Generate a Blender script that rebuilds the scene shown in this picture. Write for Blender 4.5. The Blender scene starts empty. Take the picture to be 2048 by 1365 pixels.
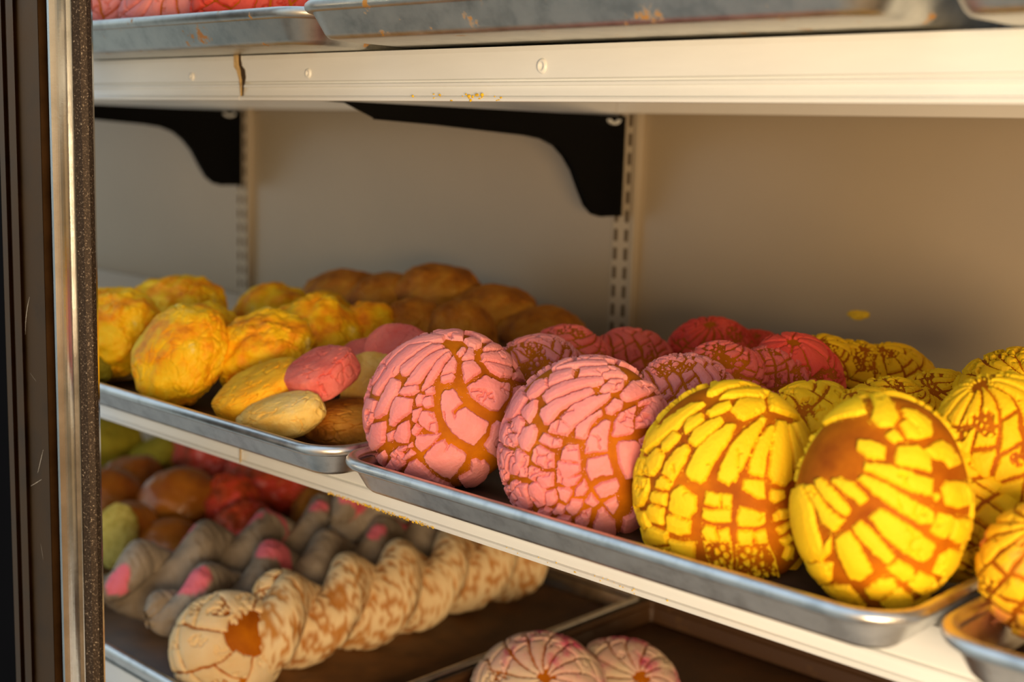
import bpy, math, random
import numpy as np
from mathutils import Matrix, Vector

S = bpy.context.scene
# ------------------------------------------------------------------ camera
cam_data = bpy.data.cameras.new('camera')
cam_data.sensor_fit = 'HORIZONTAL'; cam_data.sensor_width = 36.0
cam_data.lens = 2575.0 / 2048.0 * 36.0
cam_data.clip_start = 0.02; cam_data.clip_end = 50
cam_data.dof.use_dof = True; cam_data.dof.focus_distance = 0.89; cam_data.dof.aperture_fstop = 5.0
camera = bpy.data.objects.new('camera', cam_data); S.collection.objects.link(camera)
RIGHT = Vector((0.72616056, 0.68683564, 0.03078386))
DOWN = Vector((0.1291564, -0.09229979, -0.98731929))
FWD = Vector((-0.67528473, 0.72092825, -0.15573368))
camera.matrix_world = Matrix((
    (RIGHT.x, -DOWN.x, -FWD.x, 0.0),
    (RIGHT.y, -DOWN.y, -FWD.y, 0.0),
    (RIGHT.z, -DOWN.z, -FWD.z, 0.25),
    (0, 0, 0, 1)))
S.camera = camera
# ------------------------------------------------------------------ world, sun, street light
world = bpy.data.worlds.new('street'); S.world = world; world.use_nodes = True
wn = world.node_tree; wn.nodes.clear()
_o = wn.nodes.new('ShaderNodeOutputWorld'); _b = wn.nodes.new('ShaderNodeBackground')
_tc = wn.nodes.new('ShaderNodeTexCoord'); _sx = wn.nodes.new('ShaderNodeSeparateXYZ')
wn.links.new(_tc.outputs['Generated'], _sx.inputs[0]); wn.links.new(_b.outputs[0], _o.inputs['Surface'])
def _sky(stops):
    mr = wn.nodes.new('ShaderNodeMapRange'); mr.inputs['From Min'].default_value = -1; mr.inputs['From Max'].default_value = 1
    cr = wn.nodes.new('ShaderNodeValToRGB'); wn.links.new(_sx.outputs['Z'], mr.inputs['Value']); wn.links.new(mr.outputs[0], cr.inputs['Fac'])
    el = cr.color_ramp.elements
    el[0].position, el[0].color = stops[0][0], (*stops[0][1], 1); el[1].position, el[1].color = stops[-1][0], (*stops[-1][1], 1)
    for p, c in stops[1:-1]:
        x = el.new(p); x.color = (*c, 1)
    return cr
# evening street: cool away from the sun (left), warm towards it (right)
_cool = _sky([(0.0, (0.19, 0.22, 0.22)), (0.46, (0.34, 0.38, 0.37)), (0.54, (0.60, 0.70, 0.72)), (1.0, (0.60, 0.80, 1.05))])
_warm = _sky([(0.0, (0.22, 0.11, 0.04)), (0.46, (0.36, 0.19, 0.08)), (0.54, (0.62, 0.42, 0.22)), (1.0, (0.50, 0.60, 0.75))])
_mx = wn.nodes.new('ShaderNodeMix'); _mx.data_type = 'RGBA'; _m2 = wn.nodes.new('ShaderNodeMapRange'); _m2.interpolation_type = 'SMOOTHSTEP'
_m2.inputs['From Min'].default_value = -0.35; _m2.inputs['From Max'].default_value = 0.55
wn.links.new(_sx.outputs['X'], _m2.inputs['Value']); wn.links.new(_m2.outputs[0], _mx.inputs[0])
wn.links.new(_cool.outputs['Color'], _mx.inputs[6]); wn.links.new(_warm.outputs['Color'], _mx.inputs[7]); wn.links.new(_mx.outputs[2], _b.inputs['Color'])
_b.inputs['Strength'].default_value = 1.2

def look_rot(d):
    return Vector(d).to_track_quat('-Z', 'Y').to_euler()
# low warm evening light thrown back from the street, right of the camera
al = bpy.data.lights.new('low_street_light', 'AREA'); al.shape = 'ELLIPSE'; al.size = 0.5; al.size_y = 0.4
al.energy = 21.0; al.color = (1.0, 0.71, 0.41)
ao = bpy.data.objects.new('low_street_light', al); S.collection.objects.link(ao)
ao.location = (0.46, -0.22, 0.11); ao.rotation_euler = look_rot(Vector((-0.55, 0.75, 0.08)) - Vector(ao.location))
# ------------------------------------------------------------------ exposure
S.view_settings.view_transform = 'Standard'; S.view_settings.look = 'None'
S.view_settings.gamma = 1; S.view_settings.use_curve_mapping = False
S.view_settings.exposure = 0.0

# ================================================================== helpers
def tag(o, label=None, cat=None, group=None, kind=None):
    if label: o['label'] = label
    if cat: o['category'] = cat
    if group: o['group'] = group
    if kind: o['kind'] = kind
    return o

def empty(name, loc, rot=None):
    o = bpy.data.objects.new(name, None); o.empty_display_size = 0.02
    S.collection.objects.link(o); o.location = loc
    if rot is not None: o.rotation_euler = Matrix(rot).to_euler()
    return o

def mk(name, V, F, mat, parent=None, smooth=True, attr=None):
    """link numpy / list vertices and quads (or mixed faces) as ONE mesh object"""
    me = bpy.data.meshes.new(name)
    V = np.asarray(V, dtype=np.float32)
    if isinstance(F, np.ndarray):
        me.vertices.add(len(V)); me.vertices.foreach_set('co', V.ravel())
        k = F.shape[1]
        me.loops.add(F.size); me.loops.foreach_set('vertex_index', F.astype(np.int32).ravel())
        me.polygons.add(len(F)); me.polygons.foreach_set('loop_start', np.arange(0, F.size, k, dtype=np.int32))
        me.update(calc_edges=True)
    else:
        me.from_pydata([tuple(map(float, v)) for v in V], [], F)
    me.polygons.foreach_set('use_smooth', np.full(len(me.polygons), smooth))
    if attr is not None:
        for k, a in attr.items():
            at = me.attributes.new(k, 'FLOAT', 'POINT'); at.data.foreach_set('value', a.astype(np.float32))
    me.validate(); me.update()
    me.materials.append(mat)
    o = bpy.data.objects.new(name, me); S.collection.objects.link(o)
    if parent: o.parent = parent
    return o

class MB:
    def __init__(s): s.v = []; s.f = []
    def box(s, x0, x1, y0, y1, z0, z1):
        b = len(s.v)
        s.v += [(x0,y0,z0),(x1,y0,z0),(x1,y1,z0),(x0,y1,z0),(x0,y0,z1),(x1,y0,z1),(x1,y1,z1),(x0,y1,z1)]
        s.f += [tuple(b+i for i in q) for q in ((0,3,2,1),(4,5,6,7),(0,1,5,4),(1,2,6,5),(2,3,7,6),(3,0,4,7))]
        return s
    def extrude(s, prof, axis, a0, a1):
        """closed 2D outline extruded along axis between a0 and a1"""
        n = len(prof); b = len(s.v)
        for a in (a0, a1):
            for p, q in prof:
                s.v.append((a, p, q) if axis == 0 else (p, a, q) if axis == 1 else (p, q, a))
        for i in range(n):
            j = (i+1) % n
            s.f.append((b+i, b+j, b+n+j, b+n+i))
        s.f.append(tuple(b+i for i in reversed(range(n)))); s.f.append(tuple(b+n+i for i in range(n)))
        return s
    def build(s, name, mat, parent=None, smooth=False, bevel=0.0):
        o = mk(name, s.v, s.f, mat, parent, smooth)
        if bevel:
            m = o.modifiers.new('bevel', 'BEVEL'); m.width = bevel; m.segments = 2; m.limit_method = 'ANGLE'; m.angle_limit = 0.6
        return o

# ---- vectorised noise
def _h(i, j, k, s=0):
    n = (i.astype(np.int64)*374761393 + j.astype(np.int64)*668265263 + k.astype(np.int64)*2147483647 + s*974634777) & 0xffffffff
    n = ((n ^ (n >> 13))*1274126177) & 0xffffffff
    n = ((n ^ (n >> 16))*2246822519) & 0xffffffff
    return ((n ^ (n >> 15)) & 0xffffff)/float(0xffffff)
def vnoise(P, s=0):
    P = P + 500.0
    f = np.floor(P); t = P-f; t = t*t*(3-2*t); i, j, k = f[:,0], f[:,1], f[:,2]
    r = 0
    for a in (0, 1):
        for b in (0, 1):
            for c in (0, 1):
                w = (t[:,0] if a else 1-t[:,0])*(t[:,1] if b else 1-t[:,1])*(t[:,2] if c else 1-t[:,2])
                r = r + w*_h(i+a, j+b, k+c, s)
    return r*2-1
def fbm(P, o=3, s=0):
    r = 0; a = 1.0; tot = 0
    for q in range(o):
        r = r + a*vnoise(P*(2.03**q)+q*17.3, s+q); tot += a; a *= 0.5
    return r/tot
def voro(P, s=0):
    """distance to cell border and a random value per cell"""
    P = P + 500.0
    f = np.floor(P); d1 = np.full(len(P), 9.0); d2 = np.full(len(P), 9.0); idv = np.zeros(len(P))
    for a in (-1, 0, 1):
        for b in (-1, 0, 1):
            for c in (-1, 0, 1):
                g = f + np.array([a, b, c])
                q = g + np.column_stack([_h(g[:,0], g[:,1], g[:,2], s+1), _h(g[:,0], g[:,1], g[:,2], s+2), _h(g[:,0], g[:,1], g[:,2], s+3)])
                d = np.sqrt(((P-q)**2).sum(1)); hv = _h(g[:,0], g[:,1], g[:,2], s+5)
                m = d < d1
                d2 = np.where(m, d1, np.minimum(d2, d)); idv = np.where(m, hv, idv); d1 = np.where(m, d, d1)
    return d2-d1, idv
def sstep(a, b, x):
    t = np.clip((x-a)/(b-a), 0, 1); return t*t*(3-2*t)

_cs = {}
def cubesphere(n):
    if n in _cs: return _cs[n]
    g = np.tan(np.linspace(-math.pi/4, math.pi/4, n+1)); U, W = np.meshgrid(g, g, indexing='ij')
    one = np.ones_like(U); Vs = []; Fs = []; base = 0
    idx = np.arange((n+1)*(n+1)).reshape(n+1, n+1)
    q = np.stack([idx[:-1,:-1], idx[1:,:-1], idx[1:,1:], idx[:-1,1:]], -1).reshape(-1, 4)
    for (a, b, c) in ((U,W,one), (W,U,-one), (one,U,W), (-one,W,U), (W,one,U), (U,-one,W)):
        Vs.append(np.stack([a, b, c], -1).reshape(-1, 3)); Fs.append(q+base); base += (n+1)**2
    V = np.concatenate(Vs); V /= np.linalg.norm(V, axis=1)[:,None]; F = np.concatenate(Fs)
    _, first, inv = np.unique(np.round(V, 5), axis=0, return_index=True, return_inverse=True)
    _cs[n] = (V[first], inv.reshape(-1)[F]); return _cs[n]

# ================================================================== materials
def node_mat(name):
    m = bpy.data.materials.new(name); m.use_nodes = True
    return m, m.node_tree, m.node_tree.nodes['Principled BSDF']
def tex_noise(nt, scale, detail=4, rough=0.55, coord='Object'):
    tc = nt.nodes.new('ShaderNodeTexCoord'); n = nt.nodes.new('ShaderNodeTexNoise')
    n.inputs['Scale'].default_value = scale; n.inputs['Detail'].default_value = detail; n.inputs['Roughness'].default_value = rough
    nt.links.new(tc.outputs[coord], n.inputs['Vector']); return n
def ramp(nt, src, stops):
    r = nt.nodes.new('ShaderNodeValToRGB'); nt.links.new(src, r.inputs['Fac'])
    el = r.color_ramp.elements
    el[0].position, el[0].color = stops[0][0], (*stops[0][1], 1)
    el[1].position, el[1].color = stops[-1][0], (*stops[-1][1], 1)
    for p, c in stops[1:-1]:
        e = el.new(p); e.color = (*c, 1)
    return r
def bump(nt, bsdf, src, strength, dist):
    b = nt.nodes.new('ShaderNodeBump'); b.inputs['Strength'].default_value = strength; b.inputs['Distance'].default_value = dist
    nt.links.new(src, b.inputs['Height']); nt.links.new(b.outputs[0], bsdf.inputs['Normal']); return b
def food(name, stops, scale=25, rough=0.7, bscale=900, bstr=0.4, bdist=0.0006, sss=0.15, sssr=(1, .4, .15), spec=0.3):
    m, nt, b = node_mat(name)
    n = tex_noise(nt, scale, 5, 0.6); r = ramp(nt, n.outputs['Fac'], stops)
    nt.links.new(r.outputs['Color'], b.inputs['Base Color'])
    b.inputs['Roughness'].default_value = rough; b.inputs['Specular IOR Level'].default_value = spec
    b.inputs['Subsurface Weight'].default_value = sss; b.inputs['Subsurface Radius'].default_value = sssr
    b.inputs['Subsurface Scale'].default_value = 0.004
    n2 = tex_noise(nt, bscale, 3, 0.7); bump(nt, b, n2.outputs['Fac'], bstr, bdist)
    return m
M = {}
M['bun'] = food('golden_crust', [(0.25, (0.24, 0.050, 0.002)), (0.5, (0.42, 0.115, 0.003)), (0.75, (0.60, 0.19, 0.003))], 30, 0.6, 700, 0.4, 0.0005, 0.0, spec=0.08)
M['pink'] = food('pink_sugar_paste', [(0.3, (0.74, 0.20, 0.20)), (0.7, (0.83, 0.32, 0.30))], 18, 0.75, 1400, 0.6, 0.0005, 0.2)
M['red'] = food('deep_pink_sugar_paste', [(0.3, (0.70, 0.05, 0.04)), (0.7, (0.84, 0.13, 0.08))], 18, 0.75, 1400, 0.5, 0.0005, 0.2)
M['coral'] = food('bounce_reddened_pink_paste', [(0.3, (0.72, 0.11, 0.10)), (0.7, (0.82, 0.20, 0.16))], 18, 0.75, 1400, 0.6, 0.0005, 0.2)  # pink paste for deeper breads, with the red of interreflected light put into its colour
M['yellow'] = food('yellow_sugar_paste', [(0.3, (0.90, 0.50, 0.003)), (0.7, (0.96, 0.62, 0.006))], 18, 0.7, 1200, 0.45, 0.0004, 0.15, (1, .6, .1))
M['orange'] = food('pink_stained_yellow_paste', [(0.48, (0.92, 0.50, 0.006)), (0.56, (0.92, 0.30, 0.06)), (0.64, (0.9, 0.28, 0.25))], 14, 0.7, 1200, 0.45, 0.0004, 0.15)
M['cream'] = food('cream_sugar_paste', [(0.3, (0.72, 0.50, 0.24)), (0.7, (0.85, 0.68, 0.42))], 20, 0.75, 900, 0.4, 0.0005, 0.15)
M['cookie'] = food('yellow_cookie_crust', [(0.30, (0.72, 0.22, 0.002)), (0.40, (0.94, 0.38, 0.003)), (0.52, (0.96, 0.56, 0.004)), (0.64, (0.96, 0.64, 0.02)), (0.76, (0.92, 0.76, 0.30))], 42, 0.6, 300, 0.6, 0.0015, 0.1)
M['tan_cookie'] = food('tan_cookie_crust', [(0.32, (0.22, 0.06, 0.004)), (0.5, (0.48, 0.17, 0.010)), (0.7, (0.62, 0.30, 0.03))], 30, 0.65, 300, 0.6, 0.0015, 0.1)
M['pink_dough'] = food('pink_cookie_dough', [(0.3, (0.72, 0.12, 0.10)), (0.7, (0.84, 0.24, 0.20))], 40, 0.8, 500, 0.6, 0.001, 0.15)
M['yellow_dough'] = food('yellow_cookie_dough', [(0.3, (0.86, 0.38, 0.005)), (0.7, (0.95, 0.60, 0.03))], 40, 0.75, 500, 0.6, 0.001, 0.15)
M['cream_dough'] = food('cream_cookie_dough', [(0.3, (0.78, 0.42, 0.05)), (0.55, (0.84, 0.58, 0.16)), (0.75, (0.82, 0.62, 0.28))], 40, 0.75, 500, 0.6, 0.001, 0.15)
M['glazed'] = food('glazed_brown_crust', [(0.3, (0.22, 0.05, 0.004)), (0.7, (0.48, 0.17, 0.012))], 16, 0.3, 200, 0.2, 0.0008, 0.1, spec=0.5)
M['crumb'] = food('pale_open_crumb', [(0.3, (0.42, 0.33, 0.04)), (0.6, (0.72, 0.62, 0.16))], 90, 0.9, 300, 0.9, 0.002, 0.2)
M['jam'] = food('red_sugar_glaze', [(0.36, (0.20, 0.035, 0.006)), (0.5, (0.48, 0.06, 0.012)), (0.60, (0.62, 0.05, 0.03)), (0.68, (0.82, 0.30, 0.28))], 30, 0.5, 300, 0.5, 0.001, 0.15)
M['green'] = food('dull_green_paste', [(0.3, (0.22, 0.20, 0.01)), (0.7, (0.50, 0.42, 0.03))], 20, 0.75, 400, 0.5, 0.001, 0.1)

def spot_mat(name, base_stops, spot_col, scale=20):
    m, nt, b = node_mat(name)
    n = tex_noise(nt, scale, 5, 0.6); r = ramp(nt, n.outputs['Fac'], base_stops)
    at = nt.nodes.new('ShaderNodeAttribute'); at.attribute_name = 'spot'
    mx = nt.nodes.new('ShaderNodeMix'); mx.data_type = 'RGBA'; nt.links.new(at.outputs['Fac'], mx.inputs[0])
    nt.links.new(r.outputs['Color'], mx.inputs[6]); mx.inputs[7].default_value = (*spot_col, 1)
    nt.links.new(mx.outputs[2], b.inputs['Base Color']); b.inputs['Roughness'].default_value = 0.8
    n2 = tex_noise(nt, 400, 3, 0.7); bump(nt, b, n2.outputs['Fac'], 0.5, 0.001)
    return m
M['grey_sugar'] = spot_mat('grey_brown_cinnamon_sugar', [(0.3, (0.20, 0.15, 0.10)), (0.7, (0.40, 0.33, 0.25))], (0.82, 0.17, 0.22))
M['cream_twist'] = spot_mat('brown_crust_with_cream_paste', [(0.3, (0.42, 0.15, 0.02)), (0.7, (0.60, 0.26, 0.04))], (0.82, 0.62, 0.34))
M['streaked'] = food('cream_and_magenta_streaked_paste', [(0.40, (0.66, 0.50, 0.34)), (0.52, (0.70, 0.42, 0.34)), (0.60, (0.60, 0.06, 0.16)), (0.68, (0.66, 0.48, 0.34))], 16, 0.8, 500, 0.4, 0.001, 0.1)

def metal(name, col, rough, spots=None, bscale=60, aniso=0):
    m, nt, b = node_mat(name)
    b.inputs['Metallic'].default_value = 1.0
    n = tex_noise(nt, bscale, 6, 0.65)
    c0 = tuple(x*0.74 for x in col)
    r = ramp(nt, n.outputs['Fac'], [(0.32, c0), (0.5, col), (0.75, tuple(min(1, x*1.15) for x in col))])
    out = r.outputs['Color']
    if spots:
        n3 = tex_noise(nt, spots[1], 5, 0.7); r3 = ramp(nt, n3.outputs['Fac'], [(spots[2], (0,0,0)), (spots[2]+0.05, (1,1,1))])
        mx = nt.nodes.new('ShaderNodeMix'); mx.data_type = 'RGBA'; nt.links.new(r3.outputs['Color'], mx.inputs[0])
        nt.links.new(out, mx.inputs[6]); mx.inputs[7].default_value = (*spots[0], 1); out = mx.outputs[2]
        inv = nt.nodes.new('ShaderNodeMath'); inv.operation = 'SUBTRACT'; inv.inputs[0].default_value = 1.0
        nt.links.new(r3.outputs['Color'], inv.inputs[1]); nt.links.new(inv.outputs[0], b.inputs['Metallic'])
    nt.links.new(out, b.inputs['Base Color'])
    rr = nt.nodes.new('ShaderNodeMapRange'); rr.inputs['To Min'].default_value = rough*0.75; rr.inputs['To Max'].default_value = rough*1.4
    nt.links.new(n.outputs['Fac'], rr.inputs['Value']); nt.links.new(rr.outputs[0], b.inputs['Roughness'])
    n2 = tex_noise(nt, 350, 4, 0.7); bump(nt, b, n2.outputs['Fac'], 0.08, 0.0006)
    return m
M['tray'] = metal('worn_aluminium_tray', (0.66, 0.66, 0.64), 0.30)
M['tray_old'] = metal('stained_aluminium_tray', (0.56, 0.56, 0.52), 0.38, ((0.42, 0.20, 0.03), 40, 0.62), 45)
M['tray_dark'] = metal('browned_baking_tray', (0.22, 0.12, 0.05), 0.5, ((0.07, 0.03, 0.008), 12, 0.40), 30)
M['alu'] = metal('polished_aluminium_post', (0.70, 0.72, 0.72), 0.16, None, 12)
M['bronze'] = metal('brown_anodised_frame', (0.11, 0.052, 0.018), 0.42, None, 20)

def plain(name, col, rough=0.5, var=0.06, scale=8, spec=0.5, stretch=None):
    m, nt, b = node_mat(name)
    n = tex_noise(nt, scale, 5, 0.6)
    if stretch:
        mp = nt.nodes.new('ShaderNodeMapping'); mp.inputs['Scale'].default_value = stretch
        src = n.inputs['Vector'].links[0].from_socket; nt.links.new(src, mp.inputs['Vector']); nt.links.new(mp.outputs[0], n.inputs['Vector'])
    r = ramp(nt, n.outputs['Fac'], [(0.3, tuple(x*(1-var) for x in col)), (0.7, tuple(min(1, x*(1+var)) for x in col))])
    nt.links.new(r.outputs['Color'], b.inputs['Base Color']); b.inputs['Roughness'].default_value = rough
    b.inputs['Specular IOR Level'].default_value = spec
    return m
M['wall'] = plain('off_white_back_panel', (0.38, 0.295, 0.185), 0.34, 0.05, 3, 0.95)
M['shelf'] = plain('white_enamel_shelf', (0.78, 0.75, 0.69), 0.4, 0.03, 6)
M['rail'] = plain('white_plastic_price_rail', (0.75, 0.77, 0.76), 0.35, 0.03, 10, 0.5, (1, 1, 6))
M['black'] = plain('black_powder_coat', (0.0025, 0.0025, 0.0025), 0.7, 0.1, 10, 0.10)
M['gasket'] = plain('black_rubber', (0.003, 0.003, 0.004), 0.9, 0.1, 10, 0.03)
M['slot'] = plain('dark_slot', (0.09, 0.06, 0.03), 0.9, 0.1)
M['upright'] = plain('cream_slotted_steel', (0.47, 0.39, 0.28), 0.5, 0.04)
M['crumb_yellow'] = plain('yellow_crumbs', (0.85, 0.50, 0.02), 0.9, 0.3, 200)
M['chip'] = plain('chipped_paint_edge', (0.55, 0.38, 0.16), 0.7, 0.4, 100)
M['dark_gap'] = plain('grime', (0.05, 0.028, 0.01), 0.9, 0.3, 60)
# speckled dark band of the post
_m, _nt, _bs = node_mat('speckled_dark_aluminium')
_n = tex_noise(_nt, 700, 3, 0.7); _r = ramp(_nt, _n.outputs['Fac'], [(0.50, (0.035, 0.024, 0.016)), (0.62, (0.09, 0.065, 0.045)), (0.72, (0.55, 0.46, 0.34))])
_nt.links.new(_r.outputs['Color'], _bs.inputs['Base Color']); _bs.inputs['Metallic'].default_value = 0.3; _bs.inputs['Roughness'].default_value = 0.6; _bs.inputs['Specular IOR Level'].default_value = 0.2
M['speckle'] = _m

# ================================================================== setting: cabinet back, shelves
YF, YB = 0.638, 1.151
XU = [-2.379, -1.646, -0.912, -0.178, 0.556]
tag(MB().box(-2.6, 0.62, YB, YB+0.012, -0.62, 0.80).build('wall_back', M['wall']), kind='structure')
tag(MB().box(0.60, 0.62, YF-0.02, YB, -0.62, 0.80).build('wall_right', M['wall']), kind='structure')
tag(MB().box(-2.6, 0.60, 0.55, YB, -0.66, -0.62).build('floor', M['shelf']), kind='structure')

def upright(x, label):
    t = empty('slotted_upright', (x, YB, 0.0)); tag(t, label, 'shelf upright', 'slotted uprights on the back wall')
    MB().box(-0.012, 0.018, -0.004, 0.0, -0.6, 0.78).build('channel', M['upright'], t, bevel=0.001)
    MB().box(0.020, 0.024, -0.010, 0.0, -0.6, 0.78).build('panel_edge', M['upright'], t)
    s = MB()
    for k in range(-14, 36):
        z = 0.010 + k*0.0214
        for dx in (-0.006, 0.009): s.box(dx-0.0022, dx+0.0022, -0.0046, -0.0038, z, z+0.0135)
    s.build('slots', M['slot'], t)
    return t
for x, lb in zip(XU, ['slotted upright at the far left, hidden by the door frame', 'slotted upright behind the yellow cookies, under the left bracket',
                      'slotted upright above the pink shell breads, under the large bracket', 'slotted upright beyond the right edge', 'slotted upright in the right corner']):
    if -2.0 < x < -0.5: upright(x, lb)

# profile of the bracket in depth (y) and height below the shelf (dz)
BR = [(0.700, 0.000), (0.746, -0.0015), (0.782, -0.0145), (0.86, -0.0175), (0.93, -0.0215), (0.985, -0.0245), (1.010, -0.0275), (1.030, -0.034), (1.046, -0.045),
      (1.060, -0.060), (1.072, -0.080), (1.084, -0.098), (1.097, -0.1075), (1.112, -0.111), (1.149, -0.1115), (1.149, 0.000)]
def bracket(x, zs, label):
    t = empty('shelf_bracket', (x, YB, zs)); tag(t, label, 'shelf bracket', 'black steel shelf brackets')
    pr = [(y-YB, z) for y, z in BR]
    MB().extrude(pr, 0, -0.0015, 0.0015).build('plate', M['black'], t)
    # turned flange along the lower edge
    f = MB(); low = pr[2:14]
    for a, b in zip(low[:-1], low[1:]):
        n = len(f.v); 
        f.v += [(-0.004, a[0], a[1]-.0005), (0.004, a[0], a[1]-.0005), (0.004, b[0], b[1]-.0005), (-0.004, b[0], b[1]-.0005),
                (-0.004, a[0]+.0005, a[1]+0.0015), (0.004, a[0]+.0005, a[1]+0.0015), (0.004, b[0]+.0005, b[1]+0.0015), (-0.004, b[0]+.0005, b[1]+0.0015)]
        f.f += [(n, n+1, n+2, n+3), (n+4, n+7, n+6, n+5), (n, n+4, n+5, n+1), (n+2, n+6, n+7, n+3), (n+1, n+5, n+6, n+2), (n, n+3, n+7, n+4)]
    f.build('flange', M['black'], t)
    # little plastic hook at the wall end
    h = []
    for k in range(9):
        a = math.pi*(1.0+k/8.0); h.append((-0.028+0.010*math.cos(a), -0.004+0.006*math.sin(a)))
    h2 = [(-0.028+0.007*math.cos(math.pi*(2.0-k/8.0)), -0.004+0.003*math.sin(math.pi*(2.0-k/8.0))) for k in range(9)]
    MB().extrude(h+h2, 0, 0.002, 0.006).build('hook', M['rail'], t)
    return t

def shelf(z_top, xs, labels, jag=False, crumb=None, yf=YF):
    """steel deck with the long white price rail; one thing per shelf section"""
    for (x0, x1), lb in zip(xs, labels):
        t = empty('display_shelf', ((x0+x1)/2, yf, z_top)); tag(t, lb, 'shelf', 'white display shelves')
        cx = (x0+x1)/2; w = (x1-x0)/2 - 0.0006
        MB().box(-w, w, 0.004, YB-yf-0.006, -0.003, 0.0).build('deck', M['shelf'], t)
        MB().box(-w, w, YB-yf-0.020, YB-yf-0.012, -0.030, -0.003).build('rear_flange', M['shelf'], t)
        MB().box(-w, w, YB-yf-0.34, YB-yf-0.335, -0.026, -0.003).build('stiffener', M['shelf'], t)
        # rail profile in (y, z): flat face, two grooves, rolled foot
        pr = [(0.004, 0.0), (-0.0015, -0.0006), (-0.0022, -0.004), (-0.0022, -0.0215), (0.0006, -0.0224), (0.0006, -0.0234), (-0.0024, -0.0243), (-0.0026, -0.0262),
              (-0.0004, -0.0266), (-0.0012, -0.0300), (-0.0020, -0.0330), (-0.0040, -0.0337), (-0.0048, -0.0350), (-0.0042, -0.0368), (-0.0020, -0.0372), (0.0010, -0.0368), (0.0020, -0.030), (0.004, -0.030)]
        b = MB(); 
        if jag:   # broken corner beside the section joint
            steps = [(-w, 1)]
        b.extrude(pr, 0, -w, w)
        b.build('price_rail', M['rail'], t, smooth=False)
XS = [(-1.646-0.733, -1.646), (-1.646, -0.912), (-0.912, -0.178), (-0.178, 0.556)]
def labs(w): return ['far left section of the %s white shelf' % w, 'left section of the %s white shelf, ending at the joint' % w, 'middle section of the %s white shelf, right of the joint' % w, 'right section of the %s white shelf, at the right edge' % w]
shelf(0.311, XS, labs('upper'), jag=True)
shelf(0.0, XS, labs('middle'))
shelf(-0.292, XS[:3], labs('lower')[:3])
bracket(-0.912, 0.278, 'large black bracket under the upper shelf, above the pink breads')
bracket(-1.646, 0.278, 'black bracket under the upper shelf at the left, beside the door frame')
bracket(-0.912, -0.004, 'black bracket hidden under the middle shelf')

# broken joint on the upper rail: dark gap with chipped edges
jt = empty('rail_crack', (-0.912, YF-0.0026, 0.311)); tag(jt, 'jagged dark crack at the joint of the upper price rail', 'crack')
ck = [(-0.0045, 0.0005), (-0.0048, -0.0065), (-0.0020, -0.0105), (-0.0010, -0.0150), (0.0010, -0.020), (0.0012, -0.036), (0.0020, -0.036), (0.0032, -0.027), (0.0062, -0.0185), (0.0050, -0.0120), (0.0006, -0.0085), (-0.0004, -0.0050), (-0.0015, 0.0005)]
MB().extrude([(a, b) for a, b in ck], 1, 0.0, 0.0006).build('gap', M['dark_gap'], jt)
ck2 = [(-0.0100, 0.0), (-0.0095, -0.0095), (-0.0060, -0.0125), (-0.0025, -0.020), (0.0002, -0.036), (0.0, -0.022), (-0.001, -0.012), (-0.0035, -0.008), (-0.004, 0.0)]
MB().extrude(ck2, 1, -0.0006, 0.0008).build('chipped_edge', M['chip'], jt)
jl = tag(MB().box(-0.0008, 0.0010, 0, 0.0008, -0.036, 0.0).build('rail_joint', M['chip']), 'thin brown joint line in the middle price rail below the left tray', 'joint')
jl.location = (-0.912, YF-0.0046, 0.0)
# round plugs in the upper rail
def plug(x, z, r, label):
    V = []; F = []
    prof = [(0.0, -0.0004), (0.35, -0.0004), (0.5, -0.0016), (0.8, -0.0018), (1.0, 0.0)]
    n = 20
    for q, (rr, d) in enumerate(prof):
        for k in range(n):
            a = 2*math.pi*k/n; V.append((r*rr*math.cos(a), d, r*1.25*rr*math.sin(a)))
    for q in range(len(prof)-1):
        for k in range(n):
            F.append((q*n+k, q*n+(k+1) % n, (q+1)*n+(k+1) % n, (q+1)*n+k))
    o = mk('rail_plug', V, F, M['rail']); o.location = (x, YF-0.0022, z); tag(o, label, 'plug', 'plugs in the upper price rail'); return o
plug(-0.822, 0.295, 0.0032, 'small white plug right of the crack in the upper rail')
plug(-0.576, 0.297, 0.0042, 'larger round blister in the middle of the upper rail')
plug(-0.985, 0.294, 0.0030, 'faint round plug left of the crack in the upper rail')

# yellow crumbs on the rails
def crumbs(name, label, box, n, seed, smin, smax, group=None):
    rnd = random.Random(seed); V, F = cubesphere(3); Vs = []; Fs = []; b = 0
    for k in range(n):
        c = np.array([rnd.uniform(*box[0]), rnd.uniform(*box[1]), rnd.uniform(*box[2])]); s = rnd.uniform(smin, smax)
        Vs.append(V*s*np.array([rnd.uniform(.7, 1.6), .5, rnd.uniform(.5, 1)])*(1+.3*fbm(V*2+k, 1)[:,None])+c); Fs.append(F+b); b += len(V)
    o = mk(name, np.concatenate(Vs), np.concatenate(Fs), M['crumb_yellow']); tag(o, label, 'crumbs', group, 'stuff'); return o
crumbs('crumbs', 'yellow crumbs on the bottom edge of the upper price rail', [(-0.70, -0.60), (YF-0.0052, YF-0.004), (0.2745, 0.279)], 26, 3, 0.0004, 0.0013)
crumbs('crumbs', 'orange crumbs along the bottom edge of the middle price rail', [(-0.79, -0.665), (YF-0.0058, YF-0.0046), (-0.0372, -0.0350)], 190, 5, 0.00025, 0.0008)
crumbs('crumbs', 'few crumbs on the middle price rail under the large pink bread', [(-0.60, -0.45), (YF-0.0054, YF-0.0046), (-0.036, -0.032)], 20, 6, 0.0003, 0.0007)
V, F = cubesphere(8); sm = mk('icing_smear', (V*np.array([0.011, 0.0012, 0.005]))*(1+.5*fbm(V*1.5, 2, 3)[:,None]), F, M['crumb_yellow'])
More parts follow.
